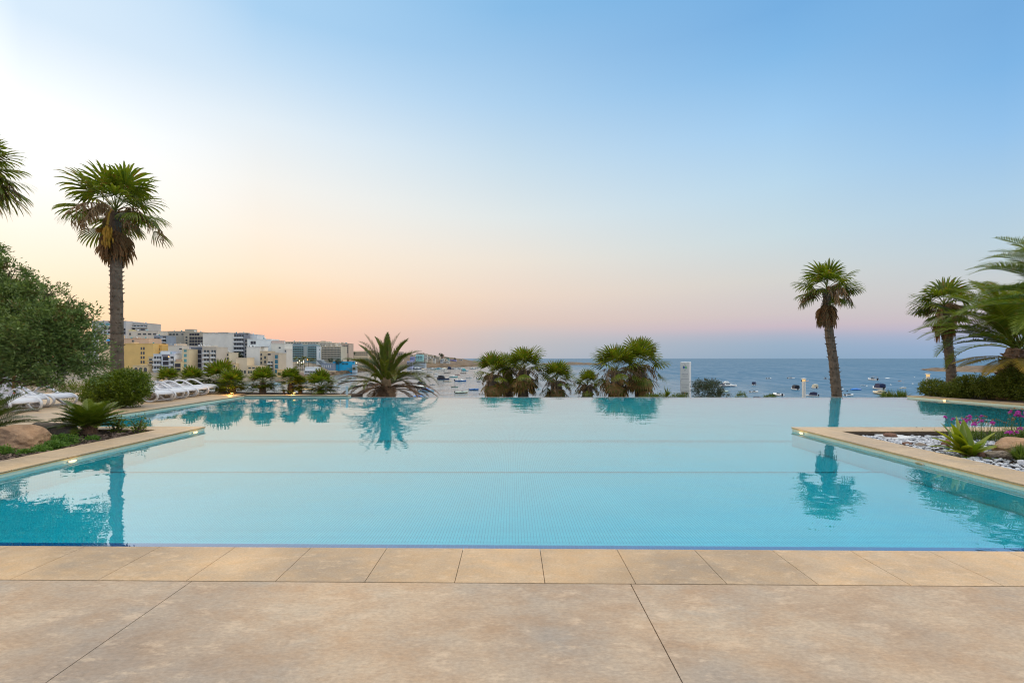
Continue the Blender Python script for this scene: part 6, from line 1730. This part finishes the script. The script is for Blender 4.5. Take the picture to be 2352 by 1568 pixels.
# shelter roof sloping down to the water
P = [at(*pxy('Z3', x, y), 500) for x, y in ((1350, 585), (1420, 590), (1500, 660), (1430, 668))]
o = empty('shelter', Vector((P[0].x, 500, SEA)), 'grey sloping shelter roof left of the columned block', 'shelter')
mb = MB(); q = [p - o.location for p in P]
mb.add(q + [p + Vector((0, 9, .3)) for p in q], [(0, 1, 2, 3), (7, 6, 5, 4), (0, 4, 5, 1), (1, 5, 6, 2), (2, 6, 7, 3), (3, 7, 4, 0)]); mb.build('roof', paint((.18, .22, .26), .6), o)
for i in (0, 3):
    mb = MB(); mb.box(q[i].x - .2, 1, 0, q[i].x + .2, 1.4, q[i].z); mb.build('post', FRAMEW, o)

# headland houses
HH = [('white villa with teal shutters right of the apartment block', 'K', 1430, 385, 1500, 450, 620, (.50, .60, .56), 3), ('pair-windowed white villa under a dark tree', 'K', 1500, 400, 1600, 490, 615, (.66, .66, .64), 3),
      ('long low beige terrace house left behind the date palm', 'K', 1670, 345, 1990, 470, 680, (.50, .40, .28), 7), ('orange-brown house block seen through the date palm top', 'K', 1910, 330, 2120, 420, 700, (.52, .36, .20), 5),
      ('pale stepped house hidden by the date palm fronds', 'A', 820, 270, 960, 400, 720, (.48, .36, .30), 3), ('turquoise house with white gables on the headland', 'A', 1265, 335, 1420, 470, 770, (.30, .56, .56), 4), ('violet-blue house at the left of the turquoise house', 'A', 1130, 385, 1220, 470, 765, (.28, .30, .56), 3),
      ('stone house top left of the headland ridge', 'A', 1275, 295, 1400, 340, 830, (.40, .35, .28), 4), ('flat stone house along the headland ridge', 'A', 1405, 315, 1520, 400, 830, (.44, .38, .30), 4), ('long ruined-looking stone house on the ridge', 'A', 1525, 345, 1660, 440, 840, (.44, .37, .28), 5),
      ('low pale house right of the long stone one', 'A', 1665, 385, 1790, 450, 850, (.46, .40, .32), 4), ('small brick tower house beside the umbrella pine', 'A', 1825, 330, 1890, 440, 880, (.40, .27, .20), 2), ('low green-roofed huts below the tower house', 'A', 1880, 415, 2010, 470, 890, (.20, .36, .34), 5),
      ('violet beach huts on the headland slope', 'A', 2020, 445, 2170, 495, 920, (.28, .26, .48), 5), ('grey shed near the end of the headland', 'A', 2235, 440, 2310, 480, 980, (.34, .36, .36), 2), ('tiny red hut at the very tip of the headland', 'B', 560, 415, 650, 450, 1130, (.45, .04, .08), 2),
      ('white boathouse at the waterline behind the date palm', 'A', 1060, 480, 1180, 560, 700, (.42, .44, .62), 4), ('pale beach bar strip below the turquoise house', 'A', 1200, 500, 1480, 540, 745, (.40, .44, .48), 8)]
for lab, src, x0, y0, x1, y1, D, col, nw in HH:
    building(lab, src, x0, y0, x1, y1, D, col, [('win', x0 + 4, y0 + (y1 - y0) * .2, x1 - 4, y0 + (y1 - y0) * .75, 1 if y1 - y0 < 90 else 2, nw)], 9, (), 6, 'house', 'house')

rnd = random.Random(77)
for i in range(26):
    zx = 1130 + i * 34 + rnd.uniform(-12, 12); top_ = 300 + max(0, zx - 1400) * .17 + rnd.uniform(10, 90); hh_ = rnd.uniform(34, 62); ww_ = rnd.uniform(34, 74)
    building('small pale flat-roofed house in the tight cluster on the headland slope', 'A', zx, top_, zx + ww_, top_ + hh_, 752 + (zx - 1100) * .14 + (420 - top_) * .35, rnd.choice([(.46, .38, .28), (.5, .44, .34), (.42, .34, .28), (.52, .50, .46), (.40, .42, .44)]),
             [('win', zx + 4, top_ + 8, zx + ww_ - 4, top_ + hh_ * .7, 1, 3)], 9, (), 6, 'house', 'house')
# bathers' sunshades massed along the headland beach
mb = MB()
for i in range(190):
    zx = rnd.uniform(1090, 2250); zy = rnd.uniform(486, 560) - max(0, zx - 1500) * .02
    p = at(*pxy('A', zx, zy), 735 + (zx - 1100) * .2); r_ = rnd.uniform(.8, 1.5); mi = rnd.randrange(5)
    mb.lathe([(r_, 0), (r_ * .6, .5), (.05, .8)], p, 6, mi); mb.tube([p - Vector((0, 0, 2.2)), p], .08, 4, mi)
tag(mb.build('beach_sunshades', [bp('blue'), bp('turq'), bp('white'), bp('pink'), paint((.22, .14, .42), .6)]), 'scatter of coloured beach sunshades along the headland shore', None, None, 'stuff')

# ------------------------------------------------------------------ shore trees, street lamps, parked cars
rnd = random.Random(123)
def shore_tree(label, src, x, ytop, w, D, name='shore_tree', cat='tree', mat=DSH, trunk=.45):
    px, py = pxy(src, x, ytop); k = SRC[src][2] * D / F
    t = at(px, py, D); W = w * k / 2
    zb = t.z - W * 2.0 - trunk * W * 2
    b = Vector((t.x, D, zb)); o = empty(name, b, label, cat, 'trees of the waterfront')
    hgt = t.z - zb
    bushy([((0, 0, hgt - W * .8), W, W, W * .75), ((W * .4, 0, hgt - W * 1.1), W * .6, W * .6, W * .5), ((-W * .45, 0, hgt - W * 1.0), W * .6, W * .6, W * .5)], 60, 18, W * .26, W * .22, .5, rnd, .5).build('crown', mat, o)
    mb = MB(); mb.tube([(0, 0, -3), (0, 0, hgt - W)], [.25, .15], 6); mb.build('trunk', WOODY, o)


def shore_palm(label, src, x, ytop, w, D):
    px, py = pxy(src, x, ytop); k = SRC[src][2] * D / F
    t = at(px, py, D); W = w * k / 2; zb = -13.2
    b = Vector((t.x, D, zb)); o = empty('shore_palm', b, label, 'palm tree', 'palms of the waterfront')
    hgt = t.z - zb - W * .5
    mb = MB()
    for i in range(16):
        feather(mb, Vector((0, 0, hgt)), i * 2.39996, R(rnd.uniform(5, 75)), W * 1.1, R(90), rnd, nl=14, leaf=W * .4, lw=W * .03, vee=.2)
    mb.build('crown', FG, o)
    mb = MB(); mb.tube([(0, 0, 0), (0, 0, hgt)], [.28, .2], 7); mb.build('trunk', BARK, o)


for lab, x, yt, w in (('promenade palm at the left end of the glass hotel', 950, 590, 90), ('promenade palm left of the lamp-lit group', 1060, 545, 100), ('promenade palm with lamps in its shade', 1120, 560, 110), ('tallest promenade palm in front of the glass hotel', 1180, 540, 120), ('promenade palm right of the tallest one', 1240, 555, 110),
                       ('promenade palm beside the sloping shelter', 1310, 560, 110), ('low promenade palm above the white restaurant', 1150, 640, 120), ('short promenade palm by the parked cars', 1085, 650, 110)):
    shore_palm(lab, 'Z3', x, yt, w, 440 + (x % 7) * 3)
for lab, src, x, yt, w, D in (('dark tree against the gridded hotel foot', 'Z3', 1570, 560, 70, 500), ('bushy tree below the pink-brown apartments', 'Z3', 1690, 560, 90, 505), ('tree between the white villas', 'Z3', 1800, 540, 80, 560), ('dark roundish tree by the apartment roof line', 'Z3', 1812, 462, 60, 600), ('cypress-like green tree right of the villas', 'Z3', 1905, 470, 50, 600),
                              ('scrubby trees at the grey strip building', 'Z3', 225, 470, 90, 396), ('flat-topped umbrella pine on the headland', 'A', 1830, 293, 90, 872), ('tall thin headland tree left of the umbrella pine', 'A', 1692, 340, 45, 850), ('small tree on the headland slope', 'A', 2145, 400, 50, 930), ('low dark headland bushes right of the tower', 'A', 1960, 385, 100, 900),
                              ('tuft of trees on the headland ridge line', 'A', 1430, 290, 80, 860), ('dark tree beside the orange-brown block', 'K', 1600, 360, 60, 640)):
    shore_tree(lab, src, x, yt, w, D)
LAMPW = emit((1.0, .80, .55), 3.5)
for lab, src, x, yt, D in (('bright orange street lamp over the promenade palms', 'K', 625, 530, 430), ('warm street lamp left in the promenade palms', 'K', 440, 555, 430), ('warm lamp at the palm group centre', 'K', 535, 555, 432), ('warm lamp low at the left of the palm group', 'K', 395, 595, 425), ('pale lamp in the lower palm group', 'K', 490, 600, 428), ('small lamp beside the palm group centre', 'K', 537, 592, 426),
                           ('white lamp beside the corner block foot', 'K', 225, 625, 395), ('white lamp at the lido right end', 'K', 1728, 605, 495), ('orange-lit wall lamp on the white and blue front', 'Z2', 1188, 655, 347)):
    px, py = pxy(src, x, yt); t = at(px, py, D)
    o = empty('street_lamp', Vector((t.x, D, -13.2)), lab, 'street lamp', 'lit lamps of the waterfront'); hh = t.z + 13.2
    mb = MB(); mb.tube([(0, 0, 0), (0, 0, hh - .3)], .08, 6); mb.build('post', STEEL, o)
    mb = MB(); mb.lathe([(.15, hh - .35), (.42, hh), (.15, hh + .35)], (0, 0, 0), 10); mb.build('globe', LAMPW if 'orange' not in lab else emit((1.0, .42, .10), 4), o)


def car(label, src, x, y, col, head, D=None):
    px, py = pxy(src, x, y); p = gnd(px, py, -12.9) if D is None else at(px, py, D)
    o = empty('parked_car', p, label, 'car', 'cars parked on the shore road', R(head))
    mb = MB(); rg = []
    for X, z0, z1, w in ((-2.1, .35, .75, .78), (-1.9, .25, .95, .85), (-.9, .25, 1.0, .88), (1.0, .25, .95, .88), (1.9, .25, .8, .84), (2.15, .35, .6, .72)):
        rg.append([Vector((X, -w, z0)), Vector((X, -w, z1 * .85)), Vector((X, -w * .85, z1)), Vector((X, w * .85, z1)), Vector((X, w, z1 * .85)), Vector((X, w, z0))])
    mb.loft(rg, closed=True); mb.build('body', bp(col), o)
    mb = MB(); rg = []
    for X, z, w in ((-1.75, .95, .74), (-1.15, 1.42, .66), (.2, 1.45, .66), (1.0, .96, .74)):
        rg.append([Vector((X, -w, .9)), Vector((X, -w * .92, z)), Vector((X, w * .92, z)), Vector((X, w, .9))])
    mb.loft(rg, cap=False); mb.build('window', GLASS, o)
    mb = MB(); mb.box(-1.1, -.64, 1.44, .2, .64, 1.49); mb.build('roof', bp(col), o)
    for X in (-1.3, 1.3):
        for sg in (-1, 1):
            mb = MB(); mb.tube([(X, sg * .70, .32), (X, sg * .9, .32)], .32, 12); mb.build('wheel', bp('black'), o)
for c_ in (('white car parked nearest the water by the road bend', 'Z3', 1000, 832, 'white', 15), ('pale blue car behind the white one', 'Z3', 1060, 830, 'sky', 20), ('dark green car left of the white one', 'Z3', 885, 828, 'green', 5), ('silver car on the upper side of the road', 'Z3', 975, 800, 'grey', 10), ('dark car below the corner block', 'Z3', 755, 838, 'navy', 0), ('red car among those by the low wall', 'Z3', 1050, 765, 'red', 20), ('dark blue car parked at the far side of the upper road', 'Z3', 985, 745, 'navy', 10),
           ('white car seen through the dwarf palms behind the loungers', 'Z2', 1160, 1045, 'white', 5), ('dark car right of the white one behind the loungers', 'Z2', 1250, 1050, 'navy', 0), ('blue car left of the straw sunshade', 'Z2', 1060, 1040, 'sky', 0), ('dark grey car between the dwarf palms over the lounger row', 'Z2', 1410, 1055, 'black', 10)):
    car(*c_)
# straw sunshade by the shore
p = gnd(*pxy('Z2', 1125, 1060), -12.6)
o = empty('straw_sunshade', p, 'conical straw sunshade behind the dwarf palms and loungers', 'sunshade')
mb = MB(); mb.lathe([(2.6, 1.9), (2.5, 2.0), (1.2, 3.4), (.1, 4.3)], (0, 0, 0), 16); mb.build('canopy', paint((.55, .38, .22), .9, .2, 3, .5), o)
mb = MB(); mb.tube([(0, 0, 0), (0, 0, 3.9)], .1, 8); mb.build('pole', WOODY, o)
